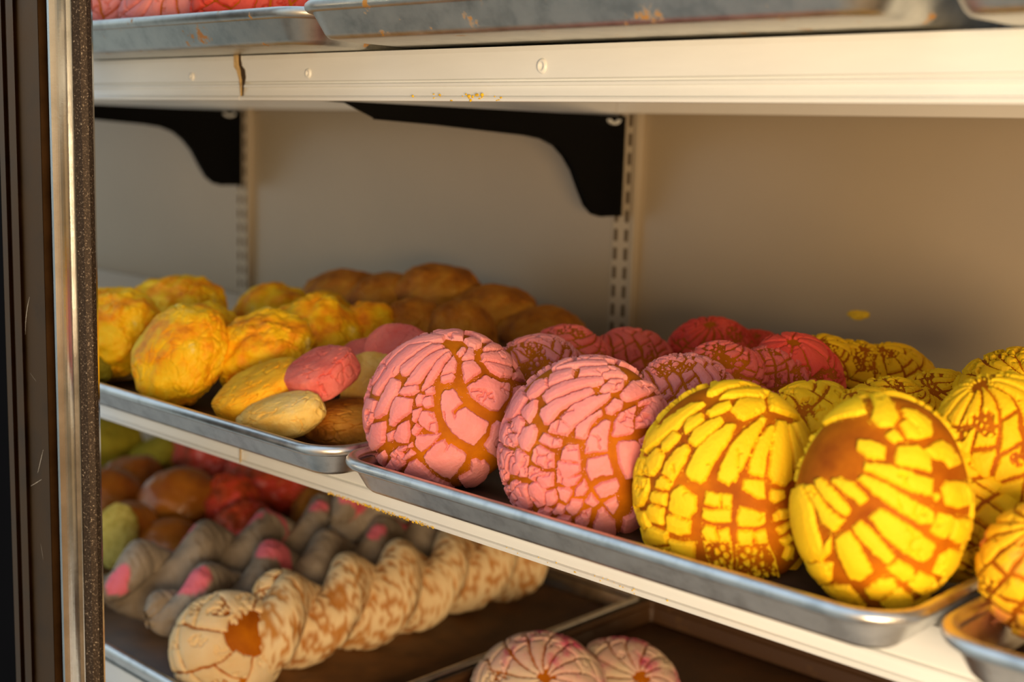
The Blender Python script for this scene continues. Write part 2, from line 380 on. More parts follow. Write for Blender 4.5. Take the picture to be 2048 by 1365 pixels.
sm.location = (-0.612, YB-0.0005, 0.088); tag(sm, 'small yellow smear on the back wall above the ochre breads', 'smear')

# ================================================================== door frame and post at the left
def pt(az, y):
    a = math.radians(az); return (-y/math.tan(a), y)
fr = empty('door_frame', (-0.88, 0.44, -0.6)); tag(fr, 'brown metal door frame with a polished aluminium post at the left edge', 'door frame')
def frame_part(name, pts, mat, bev=0.0):
    MB().extrude([(x+0.88, y-0.44) for x, y in pts], 2, 0.0, 1.5).build(name, mat, fr, bevel=bev)
yb0 = 0.442
g0 = pt(23.0, 0.440); g1 = pt(25.12, 0.440)
frame_part('rubber_gasket', [g0, g1, (g1[0], 0.47), (g0[0], 0.47)], M['gasket'])
a0 = pt(25.14, 0.4395); a1 = pt(25.33, 0.4390); a2 = pt(25.40, 0.4430); a3 = pt(25.48, 0.4430); a4 = pt(25.53, 0.4385); a5 = pt(25.78, 0.4383); a6 = pt(25.82, 0.4405)
a7 = pt(26.72, 0.4405); a8 = pt(26.74, 0.4440)
frame_part('bronze_jamb', [a0, a1, a2, a3, a4, a5, a6, a7, a8, (a8[0], 0.475), (a0[0], 0.475)], M['bronze'])
b0 = pt(26.745, 0.450); b1 = pt(27.10, 0.450)
frame_part('groove', [b0, b1, (b1[0]+.002, 0.475), (b0[0], 0.475)], M['gasket'])
p1 = pt(27.08, 0.4385); p2 = pt(27.16, 0.4372)
post = [pt(27.3, 0.474), (p1[0], p1[1]), p2]
q = []
# face towards the breads, then a rounded edge
s0 = pt(27.22, 0.4380); s1 = pt(27.88, 0.4500)
for k in range(9):
    t = k/8.0; bul = 0.0007*math.sin(math.pi*t)
    q.append((s0[0]+(s1[0]-s0[0])*t+bul, s0[1]+(s1[1]-s0[1])*t-bul*0.4))
s2 = pt(27.98, 0.4506); s3 = pt(28.06, 0.4520)
frame_part('aluminium_post', post+q+[s2, s3, pt(27.9, 0.474)], M['alu'])
r0 = pt(28.07, 0.4515); r1 = pt(28.35, 0.4540); r2 = pt(28.62, 0.4580); r3 = pt(28.80, 0.4630)
r4 = pt(28.86, 0.4660)
frame_part('speckled_strip', [r0, r1, r2, r3, pt(28.60, 0.476), pt(28.0, 0.474)], M['speckle'])
frame_part('edge_bead', [r3, r4, pt(28.80, 0.475), pt(28.5, 0.473)], M['alu'])

def scratch(pts, w):
    V = []; F = []
    for k, (az, z) in enumerate(pts):
        x, y = pt(az, 0.4403); ww = w*math.sin(math.pi*(k+0.5)/len(pts)); V += [(x+0.88-ww, y-0.44, z+0.6+ww), (x+0.88+ww, y-0.44, z+0.6-ww)]
    for k in range(len(pts)-1): F.append((2*k, 2*k+1, 2*k+3, 2*k+2))
    mk('scratch', V, F, M['scratch'], fr)
M['scratch'] = plain('bare_metal_scratch', (0.55, 0.47, 0.36), 0.5, 0.2, 300)
scratch([(25.92+0.007*k*k*0.6, 0.095+0.0042*k) for k in range(8)], 0.0003)
scratch([(26.05+0.05*k, 0.067-0.001*k) for k in range(6)], 0.00014)
scratch([(25.95+0.09*k, -0.0205+0.0018*k) for k in range(6)], 0.00014)
scratch([(26.5-0.05*k, 0.012-0.004*k) for k in range(6)], 0.00022)
scratch([(26.3+0.02*k, -0.062-0.003*k) for k in range(5)], 0.00014)

# ================================================================== trays
def rrect(x0, x1, y0, y1, r, ins, n=10):
    pts = []; r2 = max(r-ins, 0.002)
    for cx, cy, a in ((x1-r, y0+r, -90), (x1-r, y1-r, 0), (x0+r, y1-r, 90), (x0+r, y0+r, 180)):
        for k in range(n+1):
            t = math.radians(a+90*k/n); pts.append((cx+r2*math.cos(t), cy+r2*math.sin(t)))
    return pts
def tray(x0, x1, y0, y1, z, label, group, h=0.0262, mat='tray', liner=None, slope=0.016, r=0.035, zr=0):
    t = empty('baking_tray', ((x0+x1)/2, (y0+y1)/2, z)); tag(t, label, 'tray', group)
    cx, cy = (x0+x1)/2, (y0+y1)/2
    X0, X1, Y0, Y1 = x0-cx, x1-cx, y0-cy, y1-cy
    # profile as (inset, z): underside, outer wall
    prof = [(slope+0.006, 0.0005), (slope+0.001, 0.0012), (slope-0.002, 0.004), (0.0052, h-0.0075), (0.0042, h-0.0066)]
    body = prof + [(0.0060, h-0.0062), (0.0070, h-0.0076), (slope, 0.0045), (slope+0.003, 0.0024), (slope+0.008, 0.0018)]
    V = []; F = []; loops = []
    for ins, zz in body:
        L = rrect(X0, X1, Y0, Y1, r, ins); loops.append(len(V)); V += [(px, py, zz) for px, py in L]
    n = len(L)
    for a, b in zip(loops[:-1], loops[1:]):
        for k in range(n): F.append((a+k, a+(k+1) % n, b+(k+1) % n, b+k))
    F.append(tuple(loops[-1]+k for k in range(n))); F.append(tuple(loops[0]+k for k in reversed(range(n))))
    mk('pan', V, F, M[mat], t)
    # rolled rim
    V = []; F = []; m = 12
    for q in range(m):
        a = 2*math.pi*q/m
        V += [(px, py, h-0.0042+0.0042*math.sin(a)) for px, py in rrect(X0, X1, Y0, Y1, r, 0.0042-0.0046*math.cos(a))]
    for q in range(m):
        for k in range(n):
            a, b = q*n, ((q+1) % m)*n; F.append((a+k, b+k, b+(k+1) % n, a+(k+1) % n))
    mk('rolled_rim', V, F, M[mat], t)
    if liner:
        L = rrect(X0, X1, Y0, Y1, r, slope+0.006)
        V = [(px, py, 0.0024) for px, py in L] + [(px, py, 0.0034) for px, py in L]
        F = [tuple(n+k for k in range(n)), tuple(reversed(range(n)))] + [(k, (k+1) % n, n+(k+1) % n, n+k) for k in range(n)]
        mk('baked_residue', V, F, M[liner], t)
    if zr: t.rotation_euler.z = zr
    return t
M['residue'] = plain('dark_baked_residue', (0.035, 0.016, 0.007), 0.45, 0.5, 30)
M['residue_brown'] = plain('brown_baked_residue', (0.10, 0.042, 0.010), 0.5, 0.45, 18)
TG = 'trays on the middle shelf'
tray(-1.145, -0.703, 0.560, 0.895, 0.0, 'aluminium tray of yellow cookies on the middle shelf at the left', TG, liner='residue')
tray(-0.697, -0.262, 0.556, 0.895, 0.0008, 'aluminium tray of pink and yellow shell breads in the middle', TG, liner='residue')
tray(-0.256, 0.18, 0.560, 0.895, 0.0, 'aluminium tray at the right edge holding a pink stained yellow bread', TG, liner='residue')
tray(-0.80, -0.36, 0.905, 1.135, 0.0, 'tray at the back of the middle shelf behind the shell breads', TG, liner='residue')
tray(-1.28, -0.815, 0.905, 1.135, 0.0, 'tray at the back of the middle shelf behind the cookies', TG, liner='residue')
TU = 'trays on the upper shelf'
tray(-1.182, -0.736, 0.562, 0.895, 0.311, 'stained aluminium tray of pink breads on the upper shelf at the left', TU, mat='tray_old')
tray(-0.742, -0.292, 0.552, 0.895, 0.3125, 'long stained aluminium tray in the middle of the upper shelf', TU, mat='tray_old')
tray(-0.286, 0.15, 0.560, 0.895, 0.311, 'stained tray on the upper shelf at the right edge of the photo', TU, mat='tray_old')
TL = 'dark trays on the lower shelf'
tray(-1.300, -0.850, 0.62, 1.143, -0.290, 'dark browned tray with the twisted loaves on the lower shelf', TL, mat='tray', liner='residue_brown', r=0.014)
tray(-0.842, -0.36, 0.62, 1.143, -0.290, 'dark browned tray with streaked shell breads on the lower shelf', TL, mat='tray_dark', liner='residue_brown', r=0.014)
tray(-1.76, -1.308, 0.62, 1.143, -0.290, 'browned tray with glazed rolls on the lower shelf at the left', TL, mat='tray', liner='residue_brown', r=0.014)

# ================================================================== shell breads
def poly_sd(P, poly):
    """signed distance, positive inside"""
    poly = np.asarray(poly); n = len(poly); d = np.full(len(P), 1e9); ins = np.zeros(len(P), bool)
    for i in range(n):
        a = poly[i]; b = poly[(i+1) % n]; ab = b-a
        t = np.clip(((P-a)@ab)/max(ab@ab, 1e-12), 0, 1); q = P-(a+t[:,None]*ab)
        d = np.minimum(d, np.sqrt((q**2).sum(1)))
        c = (a[1] > P[:,1]) != (b[1] > P[:,1])
        with np.errstate(divide='ignore', invalid='ignore'):
            xi = (b[0]-a[0])*(P[:,1]-a[1])/(b[1]-a[1]+1e-15)+a[0]
        ins ^= c & (P[:,0] < xi)
    return np.where(ins, d, -d)

def bun_shape(U, A, seed):
    R, Ry, Ht, Hb = A
    H = np.where(U[:,2] >= 0, Ht, Hb); sc = np.column_stack([np.full(len(U), R), np.full(len(U), Ry), H])
    P = U*sc
    N = U/sc; N /= np.linalg.norm(N, axis=1)[:,None]
    P = P + N*(R*0.018*fbm(U*1.6, 2, seed*7))[:,None]
    zf = -Hb*0.80
    P[:,2] = np.where(P[:,2] < zf, zf+(P[:,2]-zf)*0.12, P[:,2])
    return P, N

def shell_field(U, R, pole, Ns, tw, seed, bare=0.07):
    q = np.array(pole); q /= np.linalg.norm(q)
    e1 = np.cross(q, [0.3, 0.2, 0.93]); e1 /= np.linalg.norm(e1); e2 = np.cross(q, e1)
    r = np.arccos(np.clip(U@q, -1, 1)); ph = np.arctan2(U@e2, U@e1)
    w = fbm(U*3, 2, seed); w2 = fbm(U*3+9, 2, seed+3)
    a = (ph+tw*r+0.10*w)/(2*math.pi)*Ns; i = np.floor(a); fr = a-i; i = np.mod(i, Ns).astype(int)
    da = np.minimum(fr, 1-fr)*2*math.pi/Ns*np.maximum(np.sin(r), 0.05)*R
    rng = np.random.RandomState(seed*13+1); B = np.zeros((Ns, 12))
    for s in range(Ns):
        b = [bare+0.09*rng.rand()]; b.append(b[-1]+0.45+0.5*rng.rand())
        while len(b) < 12: b.append(b[-1]+0.16+0.32*rng.rand())
        B[s] = b
    rr = r+0.05*w2
    dr = np.min(np.abs(rr[:,None]-B[i]), axis=1)*R
    wa = (0.0007+0.0006*w)*np.clip(r/0.8, 0.15, 1); wr = 0.0005+0.0004*w2
    d = np.minimum(da-wa, dr-wr)
    d = np.where(rr < B[i, 0], -0.002, d)
    vo, _ = voro(U*9+w[:,None]*.3, seed); m = fbm(U*2.2+5, 2, seed+9) > 0.30
    d = np.where(m, np.minimum(d, vo*R/9-0.0006), d)
    return d

def shell_bread(c):
    R, Ry, Ht, Hb = c['A']; n = c['n']; seed = c['seed']
    U, F = cubesphere(n)
    keep = U[:,2] > -0.62
    P, N = bun_shape(U, c['A'], seed)
    d = shell_field(U, R, c['pole'], c['N'], c['tw'], seed, c.get('bare', 0.07))
    if 'cells' in c:
        e1, e2, cx = [np.array(v) for v in c['chart']]
        th = np.arccos(np.clip(U@cx, -1, 1)); t = np.column_stack([U@e1, U@e2]); t /= np.maximum(np.linalg.norm(t, axis=1), 1e-9)[:,None]
        Q = t*th[:,None]; Q = Q+0.009*np.column_stack([fbm(U*14, 2, seed+50), fbm(U*14+7, 2, seed+51)])
        dt = np.full(len(U), -0.05)
        for poly in c['cells']+c['fine']:
            poly = np.asarray(poly); lo = poly.min(0)-0.02; hi = poly.max(0)+0.02
            idx = np.where((Q[:,0] > lo[0]) & (Q[:,0] < hi[0]) & (Q[:,1] > lo[1]) & (Q[:,1] < hi[1]))[0]
            if len(idx) == 0: continue
            s = poly_sd(Q[idx], poly); s = s+0.017
            dt[idx] = np.maximum(dt[idx], s)
        dt = dt*R
        if c['fine']:
            fm = np.full(len(U), -1.0)
            for poly in c['fine']: fm = np.maximum(fm, poly_sd(Q, poly))
            vo, _ = voro(U*13, seed); dt = np.where(fm > 0, np.minimum(dt, vo*R/13-0.0007), dt)
        d = np.where(th < 1.5, dt, d)
    # ragged edges, hairline cracks and tiny crumbs left in the cracks
    d = d+0.00055*fbm(U*34, 2, seed+20)+0.0003*vnoise(U*90, seed+21)
    hair, hid = voro(U*5.5+0.35*np.column_stack([fbm(U*9, 2, seed+30), fbm(U*9+3, 2, seed+31), fbm(U*9+6, 2, seed+32)]), seed+33)
    hm = fbm(U*3+2, 2, seed+34) > 0.22
    d = np.where(hm & (d > 0.0012), np.minimum(d, np.maximum(hair*R/5.5+0.0001, 0.0004)), d)
    cr = (vnoise(U*95, seed+40) > 0.42) & (d < -0.0004) & (d > -0.0016) & (fbm(U*4, 2, seed+41) > 0.0)
    edge = (U[:,2]+0.22+0.10*fbm(U*4, 2, seed+60))*R*1.2
    d = np.minimum(d, edge)
    T = R*0.055
    h = -0.0011+(T+0.0011)*sstep(-0.0003, 0.0016, d)+0.0007*sstep(0.001, 0.007, d)+0.0002*fbm(U*40, 2, seed+61)*(d > 0)
    h = np.where(cr & (edge > 0.002), 0.0005, h)
    t = empty('shell_bread', c['c'], c['B']); tag(t, c['label'], 'sweet bread', c['group'])
    V2 = P+N*h[:,None]
    fk = (h[F].max(1) > -0.0009) & keep[F].all(1)
    F2 = F[fk]; used = np.unique(F2); mp = np.full(len(U), -1); mp[used] = np.arange(len(used))
    Ub, Fb = cubesphere(min(n, 64)); Pb, Nb = bun_shape(Ub, c['A'], seed)
    mk('bun', Pb, Fb, M[c.get('bun', 'bun')], t)
    mk('sugar_crust', V2[used], mp[F2], M[c['col']], t)
    return t
CONCHAS = [
{"name":"pink1","c":[-0.6569,0.635,0.0533],"B":[[0.9466,-0.1393,0.2907],[0.3223,0.409,-0.8537],[-0.0,0.9018,0.4321]],"A":[0.0594,0.057,0.0476,0.0336],"pole":[0.119,0.717,0.687],"col":"pink","N":16,"tw":0.5,"seed":1,"n":190,"label":"pink cracked shell bread leaning at the left corner of the middle tray, in front","group":"pink shell breads on the middle tray","chart":[[0.9187,-0.0732,-0.3882],[0.1298,0.984,0.1216],[0.3731,-0.1621,0.9135]],"cells":[[[-1.244,0.061],[-1.341,0.271],[-1.401,0.585],[-1.135,0.772],[-0.971,0.958],[-0.793,1.097],[-0.592,1.165],[-0.387,1.115],[-0.367,0.99],[-0.53,0.915],[-0.711,0.861],[-0.875,0.828],[-0.98,0.637],[-1.073,0.405],[-1.121,0.194]],[[-1.132,-0.059],[-1.158,0.035],[-1.093,0.184],[-1.039,0.385],[-0.945,0.611],[-0.842,0.799],[-0.697,0.834],[-0.479,0.896],[-0.59,0.756],[-0.696,0.605],[-0.767,0.47],[-0.818,0.335],[-0.885,0.213],[-0.96,0.081],[-1.028,-0.042]],[[-0.758,0.352],[-0.762,0.415],[-0.673,0.558],[-0.573,0.716],[-0.463,0.856],[-0.316,0.868],[-0.31,0.818],[-0.418,0.737],[-0.484,0.605],[-0.565,0.461],[-0.616,0.341],[-0.684,0.301],[-0.73,0.314]],[[-0.607,0.171],[-0.591,0.258],[-0.544,0.413],[-0.476,0.584],[-0.371,0.716],[-0.247,0.801],[-0.199,0.8],[-0.283,0.68],[-0.34,0.524],[-0.396,0.373],[-0.443,0.251],[-0.536,0.195]],[[-0.366,0.162],[-0.369,0.25],[-0.345,0.384],[-0.313,0.551],[-0.252,0.699],[-0.175,0.781],[-0.167,0.722],[-0.216,0.585],[-0.242,0.447],[-0.272,0.327],[-0.303,0.212]],[[-0.582,1.2],[-0.361,1.515],[-0.175,1.551],[-0.113,1.279],[-0.1,1.116],[-0.248,1.08],[-0.387,1.115]],[[-0.025,1.523],[-0.002,1.609],[0.264,1.644],[0.538,1.582],[0.721,1.445],[0.654,1.428],[0.436,1.482],[0.207,1.283],[0.06,1.422]],[[-0.071,1.107],[0.046,1.229],[0.184,1.201],[0.207,1.103],[0.117,0.988],[0.012,1.011]],[[-0.094,0.788],[-0.061,0.886],[-0.003,0.914],[-0.008,0.818],[-0.067,0.757]],[[-0.013,0.723],[0.029,0.916],[0.1,0.939],[0.136,0.778],[0.054,0.711]],[[0.247,1.053],[0.36,1.295],[0.512,1.476],[0.65,1.438],[0.684,1.357],[0.422,1.111],[0.262,1.003]],[[0.234,0.902],[0.396,1.021],[0.67,1.311],[0.828,1.28],[0.788,0.961],[0.591,0.881],[0.405,0.839],[0.264,0.804]],[[0.303,0.782],[0.429,0.813],[0.591,0.843],[0.761,0.89],[0.748,0.729],[0.556,0.66],[0.403,0.682]],[[0.01,0.651],[0.125,0.721],[0.206,0.689],[0.268,0.616],[0.218,0.547],[0.114,0.398],[0.072,0.459]],[[0.156,0.357],[0.175,0.399],[0.243,0.44],[0.334,0.569],[0.53,0.543],[0.714,0.593],[0.722,0.376],[0.628,0.18],[0.542,0.156],[0.401,0.185],[0.238,0.258]],[[0.814,0.844],[1.071,1.036],[1.177,0.957],[1.185,0.884],[0.814,0.738]],[[0.835,0.584],[0.95,0.665],[1.274,0.699],[0.972,0.421],[0.86,0.245],[0.802,0.138],[0.742,0.193],[0.801,0.363],[0.848,0.481]],[[-0.113,0.175],[-0.09,0.233],[-0.002,0.275],[0.144,0.146],[0.057,0.021],[0.121,-0.078],[0.115,0.02],[0.2,0.098],[0.394,0.029],[0.532,0.005],[0.539,-0.126],[0.441,-0.318],[0.33,-0.307],[0.134,-0.226],[-0.001,-0.111],[-0.085,0.031]],[[-0.201,0.4],[-0.185,0.541],[-0.126,0.705],[-0.068,0.637],[-0.047,0.5],[-0.094,0.471],[-0.199,0.42]],[[-0.199,0.378],[-0.076,0.468],[-0.039,0.445],[-0.051,0.382],[-0.134,0.323],[-0.181,0.332]],[[-0.649,0.052],[-0.616,0.141],[-0.445,0.205],[-0.413,0.142],[-0.457,0.084],[-0.581,0.049]],[[-0.951,-0.381],[-0.969,-0.263],[-0.905,-0.029],[-0.847,0.218],[-0.781,0.237],[-0.705,0.2],[-0.681,0.091],[-0.733,-0.068],[-0.782,-0.249],[-0.907,-0.356]],[[-0.678,-0.312],[-0.703,-0.153],[-0.669,0.002],[-0.465,0.024],[-0.424,-0.13],[-0.51,-0.225],[-0.615,-0.377],[-0.66,-0.383]],[[-1.442,-0.655],[-1.5,-0.382],[-1.297,-0.141],[-1.02,-0.133],[-1.012,-0.295],[-1.065,-0.509],[-1.347,-0.75]],[[-1.116,-0.832],[-0.985,-0.478],[-0.775,-0.367],[-0.742,-0.451],[-0.736,-0.686],[-1.022,-1.027],[-1.139,-1.036]],[[-0.669,-0.504],[-0.585,-0.43],[-0.574,-0.549],[-0.634,-0.616]],[[-0.565,-0.505],[-0.519,-0.336],[-0.426,-0.249],[-0.372,-0.379],[-0.356,-0.524],[-0.488,-0.565]],[[-0.402,0.031],[-0.385,0.113],[-0.33,0.11],[-0.305,0.005],[-0.371,-0.038]],[[-0.308,0.004],[-0.296,0.084],[-0.224,0.128],[-0.18,0.014],[-0.259,-0.03]],[[-0.37,-0.218],[-0.386,-0.102],[-0.313,-0.051],[-0.297,-0.162],[-0.335,-0.242]],[[-0.299,-0.197],[-0.276,-0.088],[-0.166,-0.058],[-0.058,-0.195],[-0.042,-0.276],[-0.132,-0.285],[-0.229,-0.245],[-0.265,-0.239]],[[-0.333,-0.33],[-0.314,-0.253],[-0.239,-0.283],[-0.277,-0.393],[-0.309,-0.394]],[[-0.253,-0.487],[-0.258,-0.396],[-0.134,-0.338],[0.003,-0.289],[-0.022,-0.375],[-0.144,-0.566],[-0.223,-0.535]],[[-0.108,-0.625],[-0.012,-0.409],[0.071,-0.348],[0.13,-0.404],[0.128,-0.48],[0.167,-0.385],[0.382,-0.455],[0.399,-0.552],[0.323,-0.873],[0.18,-0.842],[0.008,-0.749]],[[-0.325,-0.986],[-0.283,-0.822],[-0.201,-0.726],[-0.072,-0.804],[0.089,-0.931],[0.361,-1.053],[0.617,-1.335],[0.307,-1.453],[-0.03,-1.178],[-0.279,-1.095]],[[0.435,-0.865],[0.559,-0.71],[0.505,-0.532],[0.554,-0.508],[0.642,-0.546],[0.684,-0.519],[0.826,-0.618],[0.896,-0.875],[0.852,-1.123],[0.614,-1.076]],[[0.587,-0.299],[0.629,-0.179],[0.611,-0.021],[0.661,0.045],[0.803,0.022],[0.837,-0.161],[0.887,-0.449],[0.735,-0.395]],[[-0.577,-0.797],[-0.492,-0.673],[-0.388,-0.728],[-0.348,-0.882],[-0.42,-1.05],[-0.518,-0.955]],[[-0.475,-0.644],[-0.363,-0.587],[-0.379,-0.657],[-0.449,-0.676]],[[-0.382,-0.772],[-0.299,-0.613],[-0.228,-0.638],[-0.347,-0.803]],[[-1.023,-1.218],[-0.733,-0.834],[-0.672,-0.908],[-0.808,-1.301],[-0.977,-1.28]],[[-1.211,-1.084],[-1.183,-1.007],[-1.061,-1.131],[-1.008,-1.262],[-1.121,-1.256]],[[-0.723,-1.209],[-0.582,-0.937],[-0.469,-1.017],[-0.447,-1.109],[-0.713,-1.354]],[[-1.373,-0.819],[-1.064,-0.691],[-1.173,-0.981],[-1.272,-0.998]],[[-0.322,0.164],[-0.245,0.244],[-0.211,0.166],[-0.301,0.126]],[[-0.341,-0.548],[-0.312,-0.508],[-0.283,-0.556],[-0.325,-0.582]]],"fine":[]},
{"name":"pink2","c":[-0.5244,0.635,0.0497],"B":[[0.9449,-0.1266,0.3018],[0.3273,0.3654,-0.8714],[-0.0,0.9222,0.3868]],"A":[0.0561,0.06,0.051,0.033],"pole":[0.542,0.841,-0.011],"col":"pink","N":16,"tw":0.5,"seed":2,"n":190,"label":"large pink cracked shell bread at the tray edge beside the yellow ones, in front","group":"pink shell breads on the middle tray","chart":[[0.9432,-0.079,-0.3226],[0.1117,0.9902,0.0842],[0.3127,-0.1155,0.9428]],"cells":[[[-0.597,1.393],[-0.472,1.483],[-0.22,1.542],[0.075,1.544],[0.074,1.326],[-0.246,1.199],[-0.471,1.17]],[[-0.71,0.929],[-0.519,1.047],[-0.323,1.143],[-0.045,1.203],[-0.02,1.107],[-0.248,1.028],[-0.409,0.993],[-0.673,0.907]],[[-0.333,0.796],[-0.347,0.934],[-0.158,1.0],[0.054,1.116],[0.212,1.072],[0.283,0.995],[0.025,0.891],[-0.201,0.849]],[[-0.683,0.63],[-0.738,0.787],[-0.625,0.855],[-0.433,0.908],[-0.4,0.785],[-0.529,0.685]],[[-0.694,0.455],[-0.664,0.541],[-0.5,0.665],[-0.298,0.777],[-0.028,0.859],[-0.002,0.781],[-0.209,0.67],[-0.398,0.551],[-0.52,0.454],[-0.617,0.38]],[[-0.648,0.233],[-0.641,0.306],[-0.542,0.403],[-0.338,0.541],[-0.134,0.666],[-0.086,0.637],[-0.097,0.594],[-0.303,0.434],[-0.433,0.321],[-0.494,0.164],[-0.551,0.153]],[[-0.384,0.261],[-0.292,0.401],[-0.121,0.549],[0.097,0.66],[0.114,0.625],[0.006,0.471],[-0.122,0.302],[-0.225,0.18],[-0.283,0.199]],[[-0.036,0.682],[0.07,0.856],[0.234,0.917],[0.238,0.799],[0.134,0.714],[0.016,0.655]],[[0.231,0.706],[0.33,0.938],[0.636,1.173],[0.912,1.249],[0.651,0.922],[0.339,0.649],[0.259,0.654]],[[0.12,1.533],[0.298,1.579],[0.571,1.528],[0.836,1.396],[0.983,1.298],[0.896,1.292],[0.638,1.426],[0.388,1.485],[0.161,1.342]],[[0.087,0.485],[0.154,0.608],[0.276,0.61],[0.263,0.529],[0.172,0.438],[0.115,0.44]],[[0.236,0.215],[0.226,0.36],[0.287,0.5],[0.436,0.609],[0.425,0.437],[0.458,0.309],[0.344,0.244]],[[0.488,0.369],[0.485,0.493],[0.596,0.685],[0.671,0.777],[0.485,0.648],[0.48,0.699],[0.706,0.886],[1.05,1.164],[1.167,1.036],[1.261,0.865],[0.99,0.564],[0.767,0.498],[0.629,0.422]],[[-0.164,0.091],[-0.181,0.206],[-0.118,0.286],[0.047,0.447],[0.065,0.408],[-0.029,0.275],[-0.051,0.11],[-0.099,0.099]],[[-0.478,0.084],[-0.443,0.182],[-0.385,0.236],[-0.231,0.17],[-0.252,0.094],[-0.376,0.09]],[[-0.003,-0.034],[-0.027,0.085],[0.003,0.218],[0.122,0.356],[0.177,0.346],[0.179,0.2],[0.21,0.05],[0.095,0.006]],[[-0.25,-0.158],[-0.262,-0.051],[-0.208,0.002],[-0.11,0.018],[-0.042,-0.137],[-0.131,-0.151]],[[-0.555,-0.048],[-0.525,0.049],[-0.431,0.029],[-0.302,0.026],[-0.304,-0.029],[-0.402,-0.069]],[[-0.589,-0.266],[-0.598,-0.15],[-0.563,-0.091],[-0.357,-0.13],[-0.319,-0.274],[-0.416,-0.301],[-0.541,-0.286]],[[-0.265,-0.308],[-0.276,-0.197],[-0.044,-0.161],[-0.018,-0.225],[-0.118,-0.332],[0.003,-0.268],[-0.021,-0.373],[-0.094,-0.427],[-0.232,-0.407]],[[0.054,-0.207],[0.029,-0.088],[0.141,-0.037],[0.224,-0.001],[0.322,-0.128],[0.338,-0.18],[0.196,-0.229],[0.129,-0.293]],[[0.317,0.108],[0.328,0.167],[0.5,0.229],[0.572,0.189],[0.683,0.065],[0.588,-0.072],[0.611,-0.168],[0.525,-0.184],[0.388,-0.049]],[[0.566,0.255],[0.647,0.33],[0.859,0.453],[0.826,0.31],[0.778,0.103],[0.643,0.123]],[[0.183,-0.363],[0.251,-0.298],[0.403,-0.216],[0.458,-0.28],[0.449,-0.351],[0.283,-0.463]],[[0.357,-0.523],[0.472,-0.419],[0.52,-0.506],[0.502,-0.631]],[[0.385,-1.023],[0.319,-0.849],[0.321,-0.639],[0.346,-0.573],[0.567,-0.741],[0.835,-1.231],[0.598,-1.159]],[[0.083,-0.809],[0.145,-0.669],[0.222,-0.619],[0.234,-0.791],[0.226,-0.94],[0.13,-0.91]],[[0.129,-0.545],[0.169,-0.436],[0.285,-0.527],[0.228,-0.578]],[[0.004,-0.505],[-0.009,-0.42],[0.047,-0.305],[0.113,-0.389],[0.09,-0.464]],[[-0.218,-0.472],[-0.088,-0.451],[-0.049,-0.466],[-0.071,-0.601],[-0.147,-0.587]],[[-0.072,-0.681],[-0.025,-0.568],[0.092,-0.536],[0.11,-0.607],[0.037,-0.754]],[[-0.575,-0.65],[-0.576,-0.55],[-0.477,-0.486],[-0.373,-0.551],[-0.339,-0.635],[-0.326,-0.723],[-0.412,-0.807],[-0.508,-0.749]],[[-0.342,-0.559],[-0.255,-0.515],[-0.199,-0.605],[-0.221,-0.693],[-0.305,-0.726]],[[-0.483,-0.452],[-0.47,-0.368],[-0.313,-0.338],[-0.283,-0.467],[-0.367,-0.531],[-0.444,-0.493]],[[-0.601,-0.465],[-0.615,-0.343],[-0.487,-0.339],[-0.492,-0.41],[-0.541,-0.49]],[[-0.955,-0.536],[-0.957,-0.354],[-0.869,-0.199],[-0.684,-0.249],[-0.673,-0.343],[-0.786,-0.512],[-0.91,-0.54]],[[-0.77,-0.526],[-0.702,-0.379],[-0.655,-0.391],[-0.658,-0.484]],[[-1.054,-1.107],[-0.902,-0.813],[-0.747,-0.619],[-0.633,-0.572],[-0.539,-0.86],[-0.585,-1.002],[-0.832,-1.066]],[[-1.028,-0.85],[-0.906,-0.635],[-0.762,-0.604],[-0.902,-0.813]],[[-1.223,-1.128],[-1.295,-0.97],[-1.038,-0.801],[-1.084,-1.088],[-1.12,-1.191]],[[-1.359,-0.853],[-1.452,-0.609],[-1.376,-0.296],[-0.98,-0.264],[-1.034,-0.481],[-1.066,-0.7],[-1.286,-0.877]],[[-0.877,-0.091],[-0.832,0.044],[-0.714,0.125],[-0.634,0.061],[-0.632,-0.04],[-0.702,-0.184],[-0.789,-0.188]],[[-1.153,-0.205],[-1.126,-0.058],[-0.9,-0.032],[-0.871,-0.108],[-0.981,-0.206]],[[-1.084,-0.012],[-1.105,0.127],[-0.98,0.196],[-0.883,0.128],[-0.876,-0.018],[-1.007,-0.011]],[[-0.96,0.247],[-0.893,0.342],[-0.785,0.418],[-0.73,0.277],[-0.79,0.131],[-0.91,0.182]],[[-1.336,0.12],[-1.346,0.366],[-1.176,0.575],[-0.99,0.449],[-1.011,0.276],[-1.098,0.148]],[[-1.007,0.497],[-0.949,0.693],[-0.775,0.761],[-0.707,0.606],[-0.81,0.492],[-0.906,0.415]],[[-0.419,-0.872],[-0.33,-0.769],[-0.247,-0.779],[-0.246,-0.862],[-0.314,-0.936]],[[-0.217,-0.778],[-0.167,-0.673],[-0.089,-0.687],[-0.084,-0.761],[-0.182,-0.81]],[[-0.197,-0.931],[-0.123,-0.81],[0.006,-0.786],[0.023,-0.919],[-0.084,-0.935]],[[0.902,-1.206],[0.688,-0.687],[0.785,-0.639],[0.792,-0.461],[1.027,-0.584],[1.262,-0.824],[1.171,-1.046],[1.042,-1.205]],[[-1.503,-0.174],[-1.283,0.075],[-1.115,0.004],[-1.145,-0.224]],[[-0.776,0.904],[-0.717,1.338],[-0.548,1.178],[-0.693,0.944]]],"fine":[]},
